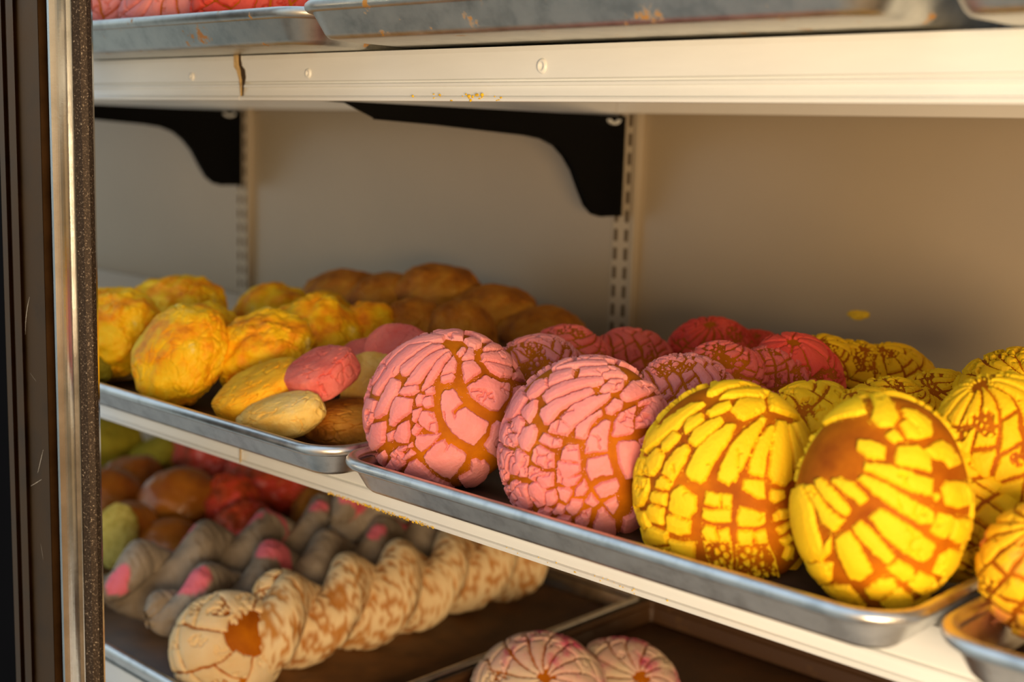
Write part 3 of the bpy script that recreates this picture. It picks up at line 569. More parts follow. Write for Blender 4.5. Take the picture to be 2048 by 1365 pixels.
{"name":"yellow1","c":[-0.4172,0.64,0.0456],"B":[[0.811,-0.2553,0.5264],[0.5851,0.3538,-0.7297],[-0.0,0.8998,0.4363]],"A":[0.0538,0.0634,0.048,0.03],"pole":[0.418,0.678,0.605],"col":"yellow","N":16,"tw":0.5,"seed":3,"n":180,"label":"yellow shell bread with long petals standing next to the large pink one","group":"yellow shell breads on the middle tray","chart":[[0.9945,-0.1018,0.0264],[0.0968,0.9843,0.1473],[-0.041,-0.1439,0.9887]],"cells":[[[-0.442,1.022],[-0.365,1.324],[-0.072,1.556],[0.284,1.59],[0.413,1.543],[0.373,1.495],[0.046,1.284],[-0.213,1.114],[-0.367,1.0]],[[-0.246,0.941],[-0.161,1.062],[0.094,1.22],[0.454,1.484],[0.493,1.435],[0.3,1.107],[0.055,1.041]],[[0.388,1.141],[0.475,1.5],[0.616,1.543],[0.862,1.446],[1.016,1.312],[1.016,1.142],[0.668,1.002],[0.404,0.948]],[[-0.081,0.784],[-0.021,0.945],[0.296,1.052],[0.335,0.919],[0.191,0.776],[0.081,0.697],[0.004,0.713]],[[-0.364,0.723],[-0.281,0.807],[-0.117,0.906],[-0.087,0.83],[-0.189,0.736],[-0.313,0.672]],[[-0.607,0.524],[-0.577,0.646],[-0.421,0.704],[-0.382,0.628],[-0.461,0.536],[-0.571,0.477]],[[-0.504,0.381],[-0.454,0.509],[-0.285,0.634],[-0.178,0.675],[-0.152,0.629],[-0.257,0.488],[-0.414,0.337]],[[-0.463,0.047],[-0.451,0.142],[-0.389,0.307],[-0.268,0.452],[-0.093,0.608],[-0.02,0.61],[-0.054,0.463],[-0.177,0.237],[-0.25,0.047],[-0.297,0.003],[-0.392,0.026]],[[-0.123,0.065],[-0.114,0.17],[-0.055,0.348],[0.062,0.534],[0.291,0.794],[0.333,0.752],[0.213,0.477],[0.133,0.239],[0.053,0.077],[-0.008,0.036]],[[0.185,0.172],[0.194,0.311],[0.264,0.522],[0.374,0.691],[0.426,0.697],[0.4,0.501],[0.355,0.325],[0.354,0.17],[0.247,0.167]],[[0.405,0.21],[0.414,0.436],[0.427,0.618],[0.484,0.792],[0.608,0.831],[0.638,0.624],[0.67,0.394],[0.694,0.199],[0.614,0.122],[0.471,0.129]],[[0.642,0.687],[0.632,0.818],[0.71,0.805],[0.768,0.628],[0.927,0.387],[0.927,0.314],[0.814,0.246],[0.746,0.309],[0.682,0.504]],[[0.759,0.894],[0.907,1.006],[0.999,0.853],[1.074,0.594],[0.987,0.48],[0.842,0.635]],[[-0.765,0.027],[-0.751,0.128],[-0.629,0.288],[-0.516,0.346],[-0.474,0.299],[-0.516,0.166],[-0.626,-0.021]],[[-0.832,0.272],[-0.87,0.337],[-0.716,0.497],[-0.64,0.448],[-0.658,0.393],[-0.769,0.283]],[[-1.214,0.253],[-1.311,0.428],[-1.102,0.577],[-0.817,0.742],[-0.604,0.862],[-0.421,0.867],[-0.584,0.668],[-0.726,0.527],[-0.948,0.379]],[[-1.135,-0.007],[-1.114,0.168],[-0.931,0.3],[-0.818,0.228],[-0.836,0.105],[-0.941,-0.008]],[[-1.582,-0.109],[-1.58,0.031],[-1.286,0.216],[-1.114,0.168],[-1.141,0.012],[-1.524,-0.075]],[[-1.493,-0.446],[-1.565,-0.153],[-1.527,-0.052],[-1.035,-0.054],[-0.99,-0.193],[-1.128,-0.374],[-1.43,-0.485]],[[-0.842,-0.125],[-0.828,-0.047],[-0.772,0.001],[-0.631,-0.053],[-0.678,-0.116]],[[-0.931,-0.254],[-0.879,-0.166],[-0.683,-0.158],[-0.681,-0.272],[-0.866,-0.285]],[[-0.997,-0.418],[-0.926,-0.325],[-0.714,-0.313],[-0.72,-0.489],[-0.894,-0.504]],[[-0.62,-0.309],[-0.606,-0.145],[-0.515,-0.052],[-0.331,-0.13],[-0.316,-0.248],[-0.381,-0.331],[-0.541,-0.333]],[[-0.633,-0.519],[-0.639,-0.363],[-0.518,-0.36],[-0.358,-0.366],[-0.367,-0.483],[-0.487,-0.531]],[[-0.61,-0.624],[-0.484,-0.613],[-0.303,-0.571],[-0.284,-0.748],[-0.398,-0.775],[-0.555,-0.747]],[[-1.381,-0.683],[-1.414,-0.551],[-1.038,-0.43],[-0.956,-0.586],[-1.037,-0.662]],[[-1.235,-0.889],[-0.956,-0.586],[-0.645,-0.559],[-0.636,-0.673],[-0.875,-0.799]],[[-0.227,-0.172],[-0.216,-0.066],[-0.079,-0.06],[-0.062,-0.174],[-0.165,-0.177]],[[-0.056,-0.1],[-0.054,-0.056],[0.039,-0.056],[0.054,-0.156],[-0.037,-0.17]],[[-0.227,-0.308],[-0.228,-0.225],[0.058,-0.185],[0.066,-0.296],[-0.093,-0.323]],[[-0.222,-0.434],[-0.193,-0.364],[-0.085,-0.384],[-0.053,-0.499],[-0.158,-0.52]],[[-0.048,-0.401],[0.058,-0.359],[0.084,-0.476],[-0.026,-0.503]],[[0.146,0.019],[0.142,0.106],[0.359,0.126],[0.391,-0.033],[0.256,-0.023]],[[0.127,-0.249],[0.145,-0.142],[0.259,-0.156],[0.413,-0.166],[0.43,-0.257],[0.321,-0.308],[0.148,-0.323]],[[0.148,-0.433],[0.155,-0.368],[0.31,-0.348],[0.326,-0.478],[0.193,-0.493]],[[0.331,-0.362],[0.452,-0.318],[0.497,-0.43],[0.39,-0.472]],[[0.455,-0.024],[0.452,0.058],[0.599,0.073],[0.621,-0.002],[0.518,-0.054]],[[0.52,-0.177],[0.589,-0.115],[0.717,-0.102],[0.743,-0.165],[0.551,-0.229]],[[0.589,-0.307],[0.763,-0.197],[0.788,-0.246],[0.643,-0.354]],[[0.662,-0.423],[0.782,-0.351],[0.826,-0.405],[0.726,-0.478]],[[0.764,-0.619],[0.772,-0.469],[0.87,-0.484],[0.919,-0.651],[0.82,-0.658]]],"fine":[[[-0.201,-0.547],[0.105,-0.497],[0.192,-0.92],[-0.074,-0.828]],[[0.161,-0.515],[0.501,-0.447],[0.668,-0.655],[0.979,-1.187],[0.251,-0.913]],[[-1.138,-0.988],[-0.628,-0.733],[-0.273,-0.776],[-0.271,-0.914],[-1.011,-1.104]]]},
{"name":"yellow2","c":[-0.3135,0.63,0.0624],"B":[[0.9359,-0.1168,0.3324],[0.3523,0.3102,-0.883],[-0.0,0.9435,0.3314]],"A":[0.0449,0.0574,0.0433,0.0306],"pole":[-0.376,0.327,0.867],"col":"yellow","N":16,"tw":0.5,"seed":4,"n":170,"label":"yellow shell bread with a bare brown patch at the right corner of the middle tray","group":"yellow shell breads on the middle tray","chart":[[0.9904,-0.095,-0.1],[0.1001,0.9938,0.0476],[0.0949,-0.0572,0.9938]],"cells":[[[-1.316,0.88],[-1.24,1.063],[-1.032,1.237],[-0.754,1.375],[-0.544,1.132],[-0.417,0.892],[-0.529,0.846],[-0.814,0.831],[-1.102,0.784]],[[-0.314,0.79],[-0.315,0.963],[-0.548,1.435],[-0.243,1.321],[-0.062,1.031],[0.009,0.881],[-0.036,0.756],[-0.178,0.703]],[[0.046,0.789],[0.103,0.87],[0.274,0.791],[0.308,0.689],[0.154,0.663]],[[0.038,1.011],[0.208,1.05],[0.447,0.977],[0.472,0.797],[0.329,0.707],[0.249,0.806],[0.123,0.89]],[[-0.095,0.622],[-0.007,0.717],[0.118,0.622],[0.002,0.563]],[[-0.387,0.427],[-0.391,0.513],[-0.221,0.528],[-0.067,0.5],[-0.049,0.378],[-0.241,0.367]],[[0.061,0.428],[0.061,0.529],[0.295,0.602],[0.465,0.537],[0.485,0.394],[0.248,0.368],[0.074,0.369]],[[0.388,0.591],[0.58,0.773],[0.766,0.762],[0.966,0.638],[0.762,0.517],[0.67,0.566],[0.514,0.533]],[[-0.25,0.245],[-0.255,0.304],[-0.03,0.338],[0.256,0.327],[0.521,0.316],[0.539,0.166],[0.334,0.154],[0.044,0.188]],[[-0.294,0.137],[-0.237,0.197],[0.051,0.157],[0.351,0.077],[0.608,0.029],[0.623,-0.069],[0.484,-0.11],[0.218,-0.047],[-0.077,0.034]],[[-0.09,-0.16],[-0.014,-0.064],[0.15,-0.093],[0.46,-0.181],[0.702,-0.269],[0.7,-0.401],[0.599,-0.468],[0.354,-0.405],[0.078,-0.286]],[[-0.253,-0.296],[-0.178,-0.212],[-0.046,-0.264],[0.14,-0.375],[0.278,-0.473],[0.205,-0.553],[0.044,-0.484],[-0.163,-0.376]],[[-0.432,-0.468],[-0.375,-0.397],[-0.275,-0.344],[-0.176,-0.414],[-0.07,-0.531],[0.065,-0.674],[-0.06,-0.824],[-0.198,-0.825],[-0.363,-0.62]],[[-0.864,0.037],[-0.768,0.077],[-0.583,0.001],[-0.37,-0.108],[-0.318,-0.146],[-0.367,-0.215],[-0.54,-0.162],[-0.752,-0.065]],[[-0.629,0.071],[-0.519,0.114],[-0.336,0.096],[-0.145,-0.012],[-0.209,-0.081],[-0.344,-0.037]],[[-1.041,-0.055],[-0.896,-0.015],[-0.701,-0.144],[-0.503,-0.222],[-0.358,-0.255],[-0.468,-0.397],[-0.602,-0.353],[-0.81,-0.186]],[[-1.588,-0.202],[-1.095,-0.042],[-0.858,-0.196],[-0.734,-0.41],[-0.595,-0.622],[-0.508,-0.454],[-0.487,-0.623],[-0.619,-0.767],[-1.088,-1.069],[-1.358,-0.815],[-1.524,-0.494]],[[-1.058,-1.111],[-0.62,-0.791],[-0.451,-0.739],[-0.464,-1.012],[-0.794,-1.328],[-0.962,-1.257]],[[-0.803,-1.412],[-0.455,-1.095],[-0.209,-0.964],[-0.077,-1.065],[0.074,-1.273],[-0.234,-1.547],[-0.648,-1.479]],[[0.014,-0.932],[0.15,-0.765],[0.312,-0.71],[0.382,-0.796],[0.21,-1.033],[0.09,-1.033]],[[0.25,-1.102],[0.353,-0.852],[0.464,-0.827],[0.683,-0.976],[0.847,-1.334],[0.54,-1.425]],[[0.207,-0.601],[0.315,-0.494],[0.534,-0.554],[0.549,-0.661],[0.427,-0.717]],[[0.524,-0.758],[0.621,-0.59],[0.888,-0.669],[1.169,-0.936],[0.826,-0.953]],[[0.828,-0.59],[0.837,-0.395],[0.996,-0.311],[1.544,-0.398],[1.552,-0.556],[1.294,-0.77]],[[0.625,-0.155],[0.684,0.026],[0.88,0.042],[0.898,-0.102],[0.814,-0.203]],[[0.937,-0.193],[0.94,0.014],[1.575,0.091],[1.602,-0.143],[1.13,-0.249]],[[0.667,0.265],[0.72,0.36],[0.942,0.414],[1.432,0.504],[1.507,0.32],[0.958,0.129],[0.765,0.128]],[[0.57,0.19],[0.613,0.217],[0.66,0.176],[0.607,0.13]]],"fine":[]},
{"name":"p3","c":[-0.6464,0.72,0.0655],"B":[[0.8963,-0.2814,0.3426],[0.4434,0.5689,-0.6926],[-0.0,0.7728,0.6347]],"A":[0.0384,0.0384,0.0276,0.0146],"pole":[-0.55,0.418,0.723],"col":"pink","N":16,"tw":0.5,"seed":5,"n":110,"label":"pink shell bread directly behind the left corner one, half hidden","group":"pink shell breads on the middle tray"},
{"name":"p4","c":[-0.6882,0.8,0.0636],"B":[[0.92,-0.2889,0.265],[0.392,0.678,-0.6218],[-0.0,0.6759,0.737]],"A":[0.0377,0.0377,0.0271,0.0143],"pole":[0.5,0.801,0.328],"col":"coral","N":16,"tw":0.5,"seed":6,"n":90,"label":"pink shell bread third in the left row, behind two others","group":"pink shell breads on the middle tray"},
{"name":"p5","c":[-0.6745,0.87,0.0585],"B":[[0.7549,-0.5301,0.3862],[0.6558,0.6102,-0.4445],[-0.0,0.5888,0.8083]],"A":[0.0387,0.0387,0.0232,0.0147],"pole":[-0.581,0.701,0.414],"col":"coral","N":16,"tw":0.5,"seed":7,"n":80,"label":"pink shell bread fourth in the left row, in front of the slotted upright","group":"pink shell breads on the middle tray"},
{"name":"p6","c":[-0.6445,0.95,0.0636],"B":[[0.7652,-0.5687,0.3018],[0.6438,0.6759,-0.3587],[-0.0,0.4688,0.8833]],"A":[0.0398,0.0398,0.0287,0.0151],"pole":[-0.103,0.21,0.972],"col":"red","N":16,"tw":0.5,"seed":8,"n":80,"label":"dark red pink shell bread at the very back of the middle tray","group":"pink shell breads on the middle tray"},
{"name":"p6b","c":[-0.623,0.99,0.0595],"B":[[0.579,-0.7484,0.3235],[0.8154,0.5314,-0.2297],[-0.0,0.3968,0.9179]],"A":[0.0315,0.0315,0.0227,0.012],"pole":[-0.372,-0.026,0.928],"col":"red","N":16,"tw":0.5,"seed":9,"n":60,"label":"low dark red shell bread at the back, right of the topmost red one","group":"pink shell breads on the middle tray"},
{"name":"p7","c":[-0.5099,0.72,0.07],"B":[[0.8298,-0.3619,0.4248],[0.5581,0.5381,-0.6317],[-0.0,0.7613,0.6484]],"A":[0.0381,0.0381,0.0274,0.0145],"pole":[-0.775,0.566,0.282],"col":"pink","N":20,"tw":0.5,"seed":10,"n":120,"label":"pink shell bread with small square cracks right behind the large pink one","group":"pink shell breads on the middle tray"},
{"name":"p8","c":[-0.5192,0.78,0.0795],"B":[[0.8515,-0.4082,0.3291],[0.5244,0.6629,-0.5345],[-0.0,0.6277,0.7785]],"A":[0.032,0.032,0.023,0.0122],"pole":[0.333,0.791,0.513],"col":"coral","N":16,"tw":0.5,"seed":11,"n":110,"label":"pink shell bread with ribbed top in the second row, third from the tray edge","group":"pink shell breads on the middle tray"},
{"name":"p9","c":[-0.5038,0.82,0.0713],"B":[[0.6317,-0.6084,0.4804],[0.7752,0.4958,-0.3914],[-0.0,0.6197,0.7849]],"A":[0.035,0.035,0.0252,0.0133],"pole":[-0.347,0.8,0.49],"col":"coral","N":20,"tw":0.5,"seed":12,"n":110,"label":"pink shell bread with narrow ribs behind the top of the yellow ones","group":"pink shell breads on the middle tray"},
{"name":"p10","c":[-0.499,0.85,0.0775],"B":[[0.3688,-0.6813,0.6323],[0.9295,0.2703,-0.2509],[-0.0,0.6803,0.733]],"A":[0.0361,0.0361,0.026,0.0137],"pole":[-0.235,0.463,0.855],"col":"red","N":8,"tw":0.5,"seed":13,"n":110,"label":"bright coral red shell bread with large plates, last of the pink ones on the right","group":"pink shell breads on the middle tray"},
{"name":"y5","c":[-0.404,0.72,0.071],"B":[[0.6324,-0.6254,0.4572],[0.7747,0.5105,-0.3732],[-0.0,0.5902,0.8073]],"A":[0.0358,0.0358,0.0258,0.0136],"pole":[-0.659,0.614,0.436],"col":"yellow","N":9,"tw":0.5,"seed":14,"n":120,"label":"yellow shell bread lying behind the two front yellow ones","group":"yellow shell breads on the middle tray"},
{"name":"y5b","c":[-0.368,0.73,0.074],"B":[[0.6123,-0.6973,0.3726],[0.7906,0.5401,-0.2886],[-0.0,0.4713,0.882]],"A":[0.0345,0.0345,0.0249,0.0131],"pole":[-0.482,0.582,0.655],"col":"yellow","N":9,"tw":0.5,"seed":15,"n":90,"label":"yellow shell bread of which only the flat top shows over the bare patched one","group":"yellow shell breads on the middle tray"},
{"name":"y6","c":[-0.395,0.8,0.0705],"B":[[0.7652,-0.5687,0.3018],[0.6438,0.6759,-0.3587],[-0.0,0.4688,0.8833]],"A":[0.0322,0.0322,0.0232,0.0122],"pole":[0.639,0.46,0.617],"col":"yellow","N":18,"tw":0.5,"seed":16,"n":100,"label":"shaded yellow shell bread with thin ribs in the middle of the yellow ones","group":"yellow shell breads on the middle tray"},
{"name":"y7","c":[-0.5151,0.93,0.0731],"B":[[0.0392,-0.8229,0.5668],[0.9992,0.0323,-0.0223],[-0.0,0.5672,0.8236]],"A":[0.0307,0.0307,0.0221,0.0116],"pole":[-0.533,0.431,0.728],"col":"yellow","N":10,"tw":0.5,"seed":17,"n":90,"label":"ochre shell bread leaning right behind the coral red one","group":"yellow shell breads on the middle tray"},
{"name":"y8","c":[-0.4975,0.95,0.0638],"B":[[0.0392,-0.8229,0.5668],[0.9992,0.0323,-0.0223],[-0.0,0.5672,0.8236]],"A":[0.0362,0.0362,0.0261,0.0138],"pole":[-0.187,0.312,0.931],"col":"yellow","N":10,"tw":0.5,"seed":18,"n":80,"label":"ochre shell bread at the back between two other ochre ones","group":"yellow shell breads on the middle tray"},
{"name":"y8b","c":[-0.4759,0.97,0.0622],"B":[[0.0392,-0.8229,0.5668],[0.9992,0.0323,-0.0223],[-0.0,0.5672,0.8236]],"A":[0.0372,0.0372,0.0268,0.0141],"pole":[-0.416,0.643,0.643],"col":"yellow","N":10,"tw":0.5,"seed":25,"n":80,"label":"rightmost low ochre shell bread near the back wall","group":"yellow shell breads on the middle tray"},
{"name":"y9","c":[-0.3858,0.86,0.0715],"B":[[0.7742,-0.5822,0.2484],[0.6329,0.7121,-0.3038],[-0.0,0.3924,0.9198]],"A":[0.0315,0.0315,0.0227,0.012],"pole":[0.368,0.168,0.914],"col":"yellow","N":16,"tw":0.5,"seed":19,"n":80,"label":"shaded ochre shell bread behind the upright yellow one at the right","group":"yellow shell breads on the middle tray"},
{"name":"y3","c":[-0.2913,0.73,0.081],"B":[[0.8152,-0.3112,0.4884],[0.5791,0.4381,-0.6875],[-0.0,0.8433,0.5374]],"A":[0.0372,0.0435,0.0367,0.0194],"pole":[-0.42,0.673,0.609],"col":"yellow","N":13,"tw":0.5,"seed":20,"n":130,"label":"upright yellow shell bread with a smooth left plate near the right edge of the photo","group":"yellow shell breads on the middle tray"},
{"name":"y10","c":[-0.3299,0.87,0.0781],"B":[[0.7742,-0.5822,0.2484],[0.6329,0.7121,-0.3038],[-0.0,0.3924,0.9198]],"A":[0.05,0.05,0.036,0.019],"pole":[-0.214,-0.289,0.933],"col":"yellow","N":16,"tw":0.5,"seed":21,"n":70,"label":"dim ochre shell bread cut off by the right edge of the photo","group":"yellow shell breads on the middle tray"},
{"name":"y11","c":[-0.3058,0.7,0.0489],"B":[[0.6443,-0.5009,0.5779],[0.7648,0.422,-0.4869],[-0.0,0.7557,0.6549]],"A":[0.045,0.045,0.0324,0.0171],"pole":[0.568,0.573,0.591],"col":"yellow","N":16,"tw":0.5,"seed":26,"n":90,"label":"dark yellow shell bread low in the gap behind the right tray","group":"yellow shell breads on the middle tray"},
{"name":"py","c":[-0.2332,0.65,0.0391],"B":[[0.9205,-0.1677,0.3529],[0.3908,0.3951,-0.8314],[-0.0,0.9032,0.4293]],"A":[0.0299,0.0341,0.0338,0.0179],"pole":[-0.189,0.551,0.813],"col":"orange","N":12,"tw":0.5,"seed":22,"n":120,"label":"yellow shell bread with pink stains in the right hand tray","group":"yellow shell breads on the middle tray (right tray)"}
]
for c in CONCHAS: shell_bread(c)

# shell breads on the upper and the lower shelf (cropped by the photo)
def axis_basis(ax):
    z = Vector(ax).normalized(); x = Vector((0, 0, 1)).cross(z)
    if x.length < 0.05: x = Vector((1, 0, 0))
    x.normalize(); y = z.cross(x)
    return [[x.x, y.x, z.x], [x.y, y.y, z.y], [x.z, y.z, z.z]]
def simple(cn, ax, R, col, seed, label, group, n=80, N=14, ht=0.7, pole=(0.3, -0.3, 0.9)):
    shell_bread(dict(c=cn, B=axis_basis(ax), A=(R, R, R*ht, R*0.42), n=n, seed=seed, N=N, tw=0.5, pole=pole, col=col, label=label, group=group))
GU = 'pink shell breads on the upper shelf'
simple((-1.115, 0.640, 0.356), (-.1, -.5, .8), 0.058, 'pink', 31, 'pink shell bread on the upper shelf beside the door frame, cut by the top edge', GU, 120)
simple((-1.000, 0.638, 0.354), (.1, -.6, .8), 0.055, 'pink', 32, 'pink shell bread at the top edge, second from the door frame', GU, 110)
simple((-0.890, 0.640, 0.352), (.2, -.5, .8), 0.055, 'red', 33, 'deep pink shell bread at the top edge, third from the door frame', GU, 110)
simple((-0.800, 0.690, 0.352), (.2, -.4, .8), 0.050, 'pink', 34, 'pink shell bread at the top edge, in the right corner of its tray', GU, 80)
simple((-1.06, 0.735, 0.360), (.1, -.3, .9), 0.055, 'pink', 35, 'pink shell bread of the second row on the upper shelf', GU, 60)
GL = 'streaked shell breads on the lower shelf'
simple((-0.757, 0.860, -0.273), (.15, -.35, .9), 0.064, 'streaked', 36, 'cream and magenta streaked shell bread at the bottom edge, left of the two', GL, 120, 14, 0.9)
simple((-0.738, 0.962, -0.288), (.25, -.3, .9), 0.056, 'streaked', 37, 'streaked shell bread at the bottom edge, behind and right of its neighbour', GL, 90, 14, 0.75)

# ================================================================== cookies of the left tray
def lumpy(name, c, rad, ax, mat, seed, label, group, n=60, lump=0.10, fine=0.03, cat='cookie', par=None, nm='crust'):
    U, F = cubesphere(n)
    vq, _ = voro(U*4.2+0.3*fbm(U*5, 1, seed+5)[:,None], seed+6)
    d = 1+lump*fbm(U*2.4, 2, seed)+fine*0.9*sstep(0.0, 0.25, vq)*(fbm(U*2, 1, seed+8) > 0)+fine*1.0*fbm(U*6, 4, seed+2)
    P = U*np.array(rad)*d[:,None]
    zf = -rad[2]*0.72; P[:,2] = np.where(P[:,2] < zf, zf+(P[:,2]-zf)*0.15, P[:,2])
    if par is None:
        o = mk(name, P, F, mat); o.location = c; o.rotation_euler = Matrix(axis_basis(ax)).to_euler(); tag(o, label, cat, group)
    else:
        B = np.array(axis_basis(ax)); o = mk(nm, P@B.T+np.array(c), F, mat, par)
    return o
GC = 'round yellow cookies on the left tray'
CK = [((-0.996, 0.628, 0.048), (.048, .050, .036), (-.1, -.72, .45), 'round yellow cookie leaning on the tray edge, in front of the others', 90, 'cookie'),
      ((-0.952, 0.690, 0.048), (.045, .045, .036), (.3, -.5, .7), 'orange yellow cookie right behind the front round one', 80, 'cookie'),
      ((-1.135, 0.640, 0.050), (.052, .050, .042), (0, -.5, .8), 'yellow cookie beside the door frame, lower left', 70, 'cookie'),
      ((-1.185, 0.740, 0.056), (.060, .050, .036), (.1, -.3, .9), 'high yellow cookie with scorched peaks, topmost at the left', 70, 'cookie'),
      ((-1.075, 0.700, 0.046), (.040, .040, .032), (.0, -.5, .8), 'yellow cookie tucked behind the front round one', 50, 'cookie'),
      ((-0.985, 0.772, 0.050), (.047, .045, .040), (.2, -.5, .7), 'pale yellow cookie with two brown dimples', 70, 'cookie'),
      ((-0.970, 0.828, 0.050), (.036, .036, .034), (.3, -.4, .8), 'small dull yellow cookie behind the pale dimpled one', 50, 'cookie'),
      ((-1.155, 0.845, 0.050), (.046, .040, .032), (.0, -.3, .9), 'yellow cookie in the back row near the left upright', 50, 'cookie'),
      ((-1.100, 0.870, 0.050), (.034, .034, .028), (.0, -.3, .9), 'small yellow cookie in the back row, left of the tan ones', 40, 'cookie'),
      ((-1.120, 0.600, 0.020), (.032, .025, .018), (0, -.2, 1), 'shaded yellow green cookie low at the tray edge beside the door frame', 40, 'green')]
for k, (c, rad, ax, lb, n, mt) in enumerate(CK):
    lumpy('round_cookie', c, rad, ax, M[mt], 160+k, lb, GC, n, 0.07 if k == 0 else 0.13, 0.028 if k == 0 else 0.04)
GT = 'tan cookies at the back of the left tray'
TK = [((-1.165, 0.955, 0.062), (.055, .045, .030), 'flat tan cookie at the left end of the back row'),
      ((-1.095, 0.960, 0.064), (.045, .045, .030), 'tan cookie in the back row, second from its left end'),
      ((-1.040, 0.985, 0.074), (.055, .045, .034), 'highest tan cookie of the back row'),
      ((-0.955, 0.985, 0.062), (.055, .045, .030), 'tan cookie right of the highest one'),
      ((-0.885, 0.985, 0.048), (.050, .045, .028), 'lowest tan cookie at the right end of the back row'),
      ((-0.945, 0.865, 0.052), (.040, .036, .036), 'shaded tan cookie in front of the back row, left'),
      ((-0.900, 0.885, 0.055), (.038, .036, .036), 'shaded tan cookie in front of the back row, right')]
for k, (c, rad, lb) in enumerate(TK):
    lumpy('tan_cookie', c, rad, (0, -.2, 1), M['tan_cookie'], 80+k, lb, GT, 44, 0.10, 0.03)

# three-coloured cookies
def lobe(par, nm, c, rad, ax, mat, seed, rot=0.0, n=70):
    U, F = cubesphere(n)
    # flattened pebble with a superellipse outline
    sx = np.abs(U[:,:2]).max(1)/np.maximum(np.linalg.norm(U[:,:2], axis=1), 1e-6)
    P = np.sign(U)*np.abs(U)**np.array([0.85, 0.85, 0.5])
    P = P*np.array(rad)
    vo, _ = voro(U*2.9+0.25*fbm(U*6, 2, seed+9)[:,None], seed); w = fbm(U*4, 2, seed+1)
    crack = np.exp(-((vo+0.03*w)/0.045)**2)*(fbm(U*2.5+4, 2, seed+2) > -0.10)
    P = P*(1+0.06*fbm(U*2.3, 2, seed+3)+0.022*fbm(U*7, 4, seed+4)-0.085*crack)[:,None]
    c0, s0 = math.cos(rot), math.sin(rot); P = P@np.array([[c0, s0, 0], [-s0, c0, 0], [0, 0, 1]])
    B = np.array(axis_basis(ax)); return mk(nm, P@B.T+np.array(c), F, mat, par)
G3 = 'three-coloured cookies on the left tray'
o = empty('tricolour_cookie', (-0.83, 0.63, 0.03)); tag(o, 'three-coloured cookie with pink, yellow and cream parts at the left tray corner', 'cookie', G3)
FA = (-.15, -.45, .85)
lobe(o, 'yellow_part', (-0.048, 0.000, 0.004), (.040, .036, .016), FA, M['yellow_dough'], 101, 0.9)
lobe(o, 'pink_part', (0.006, 0.022, 0.024), (.036, .029, .016), FA, M['pink_dough'], 102, 0.2)
lobe(o, 'cream_part', (0.008, -0.020, -0.006), (.043, .022, .015), FA, M['cream_dough'], 103, 0.55)
o = empty('tricolour_cookie', (-0.800, 0.715, 0.05)); tag(o, 'upright three-coloured cookie, pink over cream, behind the left pink shell bread', 'cookie', G3)
FB = (.15, -.9, .35)
lobe(o, 'pink_part', (-0.006, 0.004, 0.018), (.034, .024, .010), FB, M['pink_dough'], 104, 0.1)
lobe(o, 'cream_part', (-0.014, -0.008, -0.012), (.036, .030, .018), FB, M['cream_dough'], 105, 0.0)
o = empty('tricolour_cookie', (-0.79, 0.672, 0.018)); tag(o, 'brown and yellow cookie lying flat under the three-coloured one', 'cookie', G3)
lobe(o, 'brown_part', (0.0, -0.012, 0.0), (.045, .034, .015), (0, -.1, 1), M['tan_cookie'], 106, 0.2)
lobe(o, 'cream_part', (-0.02, 0.03, 0.0), (.040, .028, .015), (0, -.1, 1), M['cream_dough'], 107, 0.0)
lumpy('round_cookie', (-0.905, 0.655, 0.017), (.030, .026, .014), (0, -.2, 1), M['tan_cookie'], 120, 'small brown cookie in the dark gap below the orange yellow ones', GC, 40)
lobe_o = empty('tricolour_cookie', (-0.872, 0.735, 0.052)); tag(lobe_o, 'pink cookie part peeping out between the three-coloured one and its upright neighbour', 'cookie', G3)
lobe(lobe_o, 'pink_part', (0.0, 0.0, 0.0), (.022, .018, .010), (.1, -.7, .6), M['pink_dough'], 108, 0.3)

# ================================================================== lower shelf: twisted loaves and rolls
def twist(x, y0, y1, z, rs, off, pitch, label, mat, seed, group, spots, kind):
    t = empty('twisted_loaf', (x, y0, z)); tag(t, label, 'bread', group)
    L = y1-y0; n = 240; m = 30
    for s in range(2):
        sv = np.linspace(0, 1, n); a = np.linspace(0, 2*math.pi, m, endpoint=False)
        S_, A_ = np.meshgrid(sv, a, indexing='ij'); S_ = S_.ravel(); A_ = A_.ravel()
        th = S_*L/pitch*2*math.pi+s*math.pi+seed
        taper = np.clip(np.minimum(S_, 1-S_)*9, 0.05, 1)**0.5
        r = rs*taper*(1+0.10*np.sin(S_*L/0.03+seed))
        cx = off*np.cos(th)*taper; cz = off*np.sin(th)*taper*0.9; cy = S_*L
        P = np.column_stack([cx+r*np.cos(A_), cy, cz+r*np.sin(A_)])
        nz = np.column_stack([np.cos(A_), 0*A_, np.sin(A_)])
        vo, hid = voro(P*(72 if kind == 'cream' else 50)+3*s, seed+s); lowf = fbm(P*30, 2, seed+7)
        if kind == 'cream':
            patch = sstep(0.06, 0.15, vo+0.06*lowf)*(fbm(P*14+3, 2, seed+8) > -0.55)
            P = P+nz*(0.0026*patch+0.002*lowf)[:,None]; spot = patch
        else:
            P = P+nz*(0.0035*lowf-0.0024*np.exp(-(vo/0.08)**2))[:,None]; spot = np.zeros(len(P))
            for (sy, sa, sr) in spots:
                d = np.sqrt(((P[:,1]-sy*L)/sr)**2+((P[:,0]-sa)/sr)**2)+0.35*lowf
                spot = np.maximum(spot, (1-sstep(0.85, 1.0, d))*(P[:,2] > 0))
        V = P; idx = np.arange(n*m).reshape(n, m)
        F = np.stack([idx[:-1], idx[1:], np.roll(idx, -1, 1)[1:], np.roll(idx, -1, 1)[:-1]], -1).reshape(-1, 4)
        mk('strand', V, F, mat, t, attr={'spot': spot})
    return t
GW = 'twisted loaves on the lower shelf'
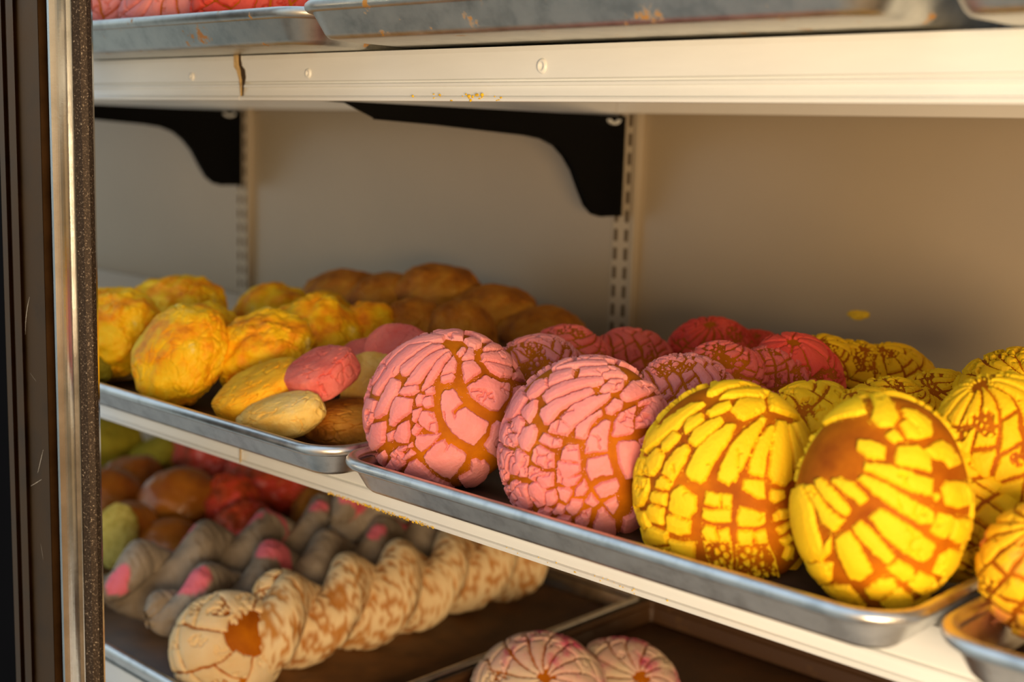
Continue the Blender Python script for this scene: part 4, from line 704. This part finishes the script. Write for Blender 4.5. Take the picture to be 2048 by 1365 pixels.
def spots(seed, n, r=0.017):
    q = random.Random(seed); return [((k+q.random())/n, q.uniform(-0.02, 0.02), r*q.uniform(0.7, 1.2)) for k in range(n)]
twist(-1.000, 0.665, 1.13, -0.237, .030, .021, 0.15, 'cream crackled twisted loaf on the lower shelf, nearest the bottom edge', M['cream_twist'], 1, GW, [], 'cream')
twist(-1.105, 0.655, 1.13, -0.240, .028, .020, 0.16, 'grey sugared twisted loaf with pink spots, beside the cream one', M['grey_sugar'], 2, GW, spots(5, 6), 'grey')
twist(-1.205, 0.655, 1.13, -0.238, .029, .021, 0.17, 'grey sugared twisted loaf with pink spots, farther from the cream one', M['grey_sugar'], 3, GW, spots(8, 7), 'grey')
twist(-1.155, 0.93, 1.13, -0.204, .024, .017, 0.15, 'grey sugared twisted loaf lying on top of the others', M['grey_sugar'], 4, GW, spots(11, 3), 'grey')
def crackle_knob(c, rad, ax, seed, label, mat='cream', n=90):
    shell_bread(dict(c=c, B=axis_basis(ax), A=(rad, rad, rad*0.9, rad*0.6), n=n, seed=seed, N=7, tw=0.3, bare=0.40, pole=(0.45, 0.1, 0.85), col=mat, label=label, group='cream crackled rolls on the lower shelf'))
crackle_knob((-1.015, 0.690, -0.252), 0.053, (.6, -.5, .55), 41, 'cream crackled roll with a bare glazed side at the bottom edge, left')
crackle_knob((-1.020, 0.755, -0.214), 0.025, (.2, -.4, .9), 42, 'small cream crackled knob on top of the twisted loaves')
GR = 'glazed rolls on the lower shelf'
lumpy('glazed_roll', (-1.45, 0.91, -0.240), (.055, .050, .042), (.2, -.4, .9), M['glazed'], 130, 'shiny brown roll behind the cut pastry on the lower shelf', GR, 60, 0.06, 0.006, 'bread')
lumpy('glazed_roll', (-1.545, 0.86, -0.250), (.050, .045, .040), (.2, -.4, .9), M['glazed'], 131, 'shiny orange brown roll beside the door frame on the lower shelf', GR, 60, 0.06, 0.006, 'bread')
lumpy('glazed_roll', (-1.355, 0.835, -0.262), (.045, .04, .028), (.2, -.4, .9), M['glazed'], 134, 'dark brown roll under the cut pastry', GR, 50, 0.06, 0.006, 'bread')
ct = empty('cut_pastry', (-1.40, 0.790, -0.250)); tag(ct, 'cut pastry with pale green yellow crumb beside the door frame on the lower shelf', 'bread', GR)
lumpy('', (-0.012, 0.024, 0), (.040, .036, .034), (-.2, -.3, .9), M['glazed'], 132, '', '', 50, 0.05, 0.006, par=ct, nm='crust')
lumpy('', (0.010, -0.006, 0.002), (.026, .040, .012), (.65, -.65, .35), M['crumb'], 133, '', '', 50, 0.06, 0.03, par=ct, nm='crumb')
GP2 = 'red glazed pastries on the lower shelf'
for k, (c, rad, mt, lb) in enumerate([
    ((-1.62, 1.08, -0.235), (.075, .060, .045), 'jam', 'red glazed pastry just below the middle rail joint'),
    ((-1.44, 1.06, -0.240), (.085, .055, .042), 'jam', 'long red orange pastry right of the topmost red one'),
    ((-1.40, 0.955, -0.240), (.045, .040, .035), 'jam', 'pastry with pink icing blobs above the grey twists'),
    ((-1.315, 0.92, -0.250), (.040, .038, .032), 'jam', 'reddish brown pastry resting against the grey twists'),
    ((-1.31, 1.06, -0.250), (.060, .050, .032), 'tan_cookie', 'dim olive brown pastry behind the grey twists')]):
    lumpy('glazed_pastry', c, rad, (.1, -.4, .9), M[mt], 140+k, lb, GP2, 50, 0.12, 0.05, 'bread')
GG = 'green topped rolls on the lower shelf'
lumpy('green_roll', (-1.80, 1.00, -0.245), (.060, .055, .045), (0, -.3, 1), M['green'], 150, 'yellow green roll beside the door frame, highest on the lower shelf', GG, 50, 0.08, 0.03, 'bread')
lumpy('green_roll', (-1.70, 1.04, -0.250), (.055, .050, .030), (0, -.3, 1), M['green'], 151, 'low yellow green roll left of the red pastries', GG, 50, 0.08, 0.03, 'bread')
lumpy('green_roll', (-1.64, 0.95, -0.255), (.045, .045, .030), (0, -.3, 1), M['glazed'], 152, 'brown roll behind the shiny ones beside the door frame', GG, 40, 0.08, 0.03, 'bread')
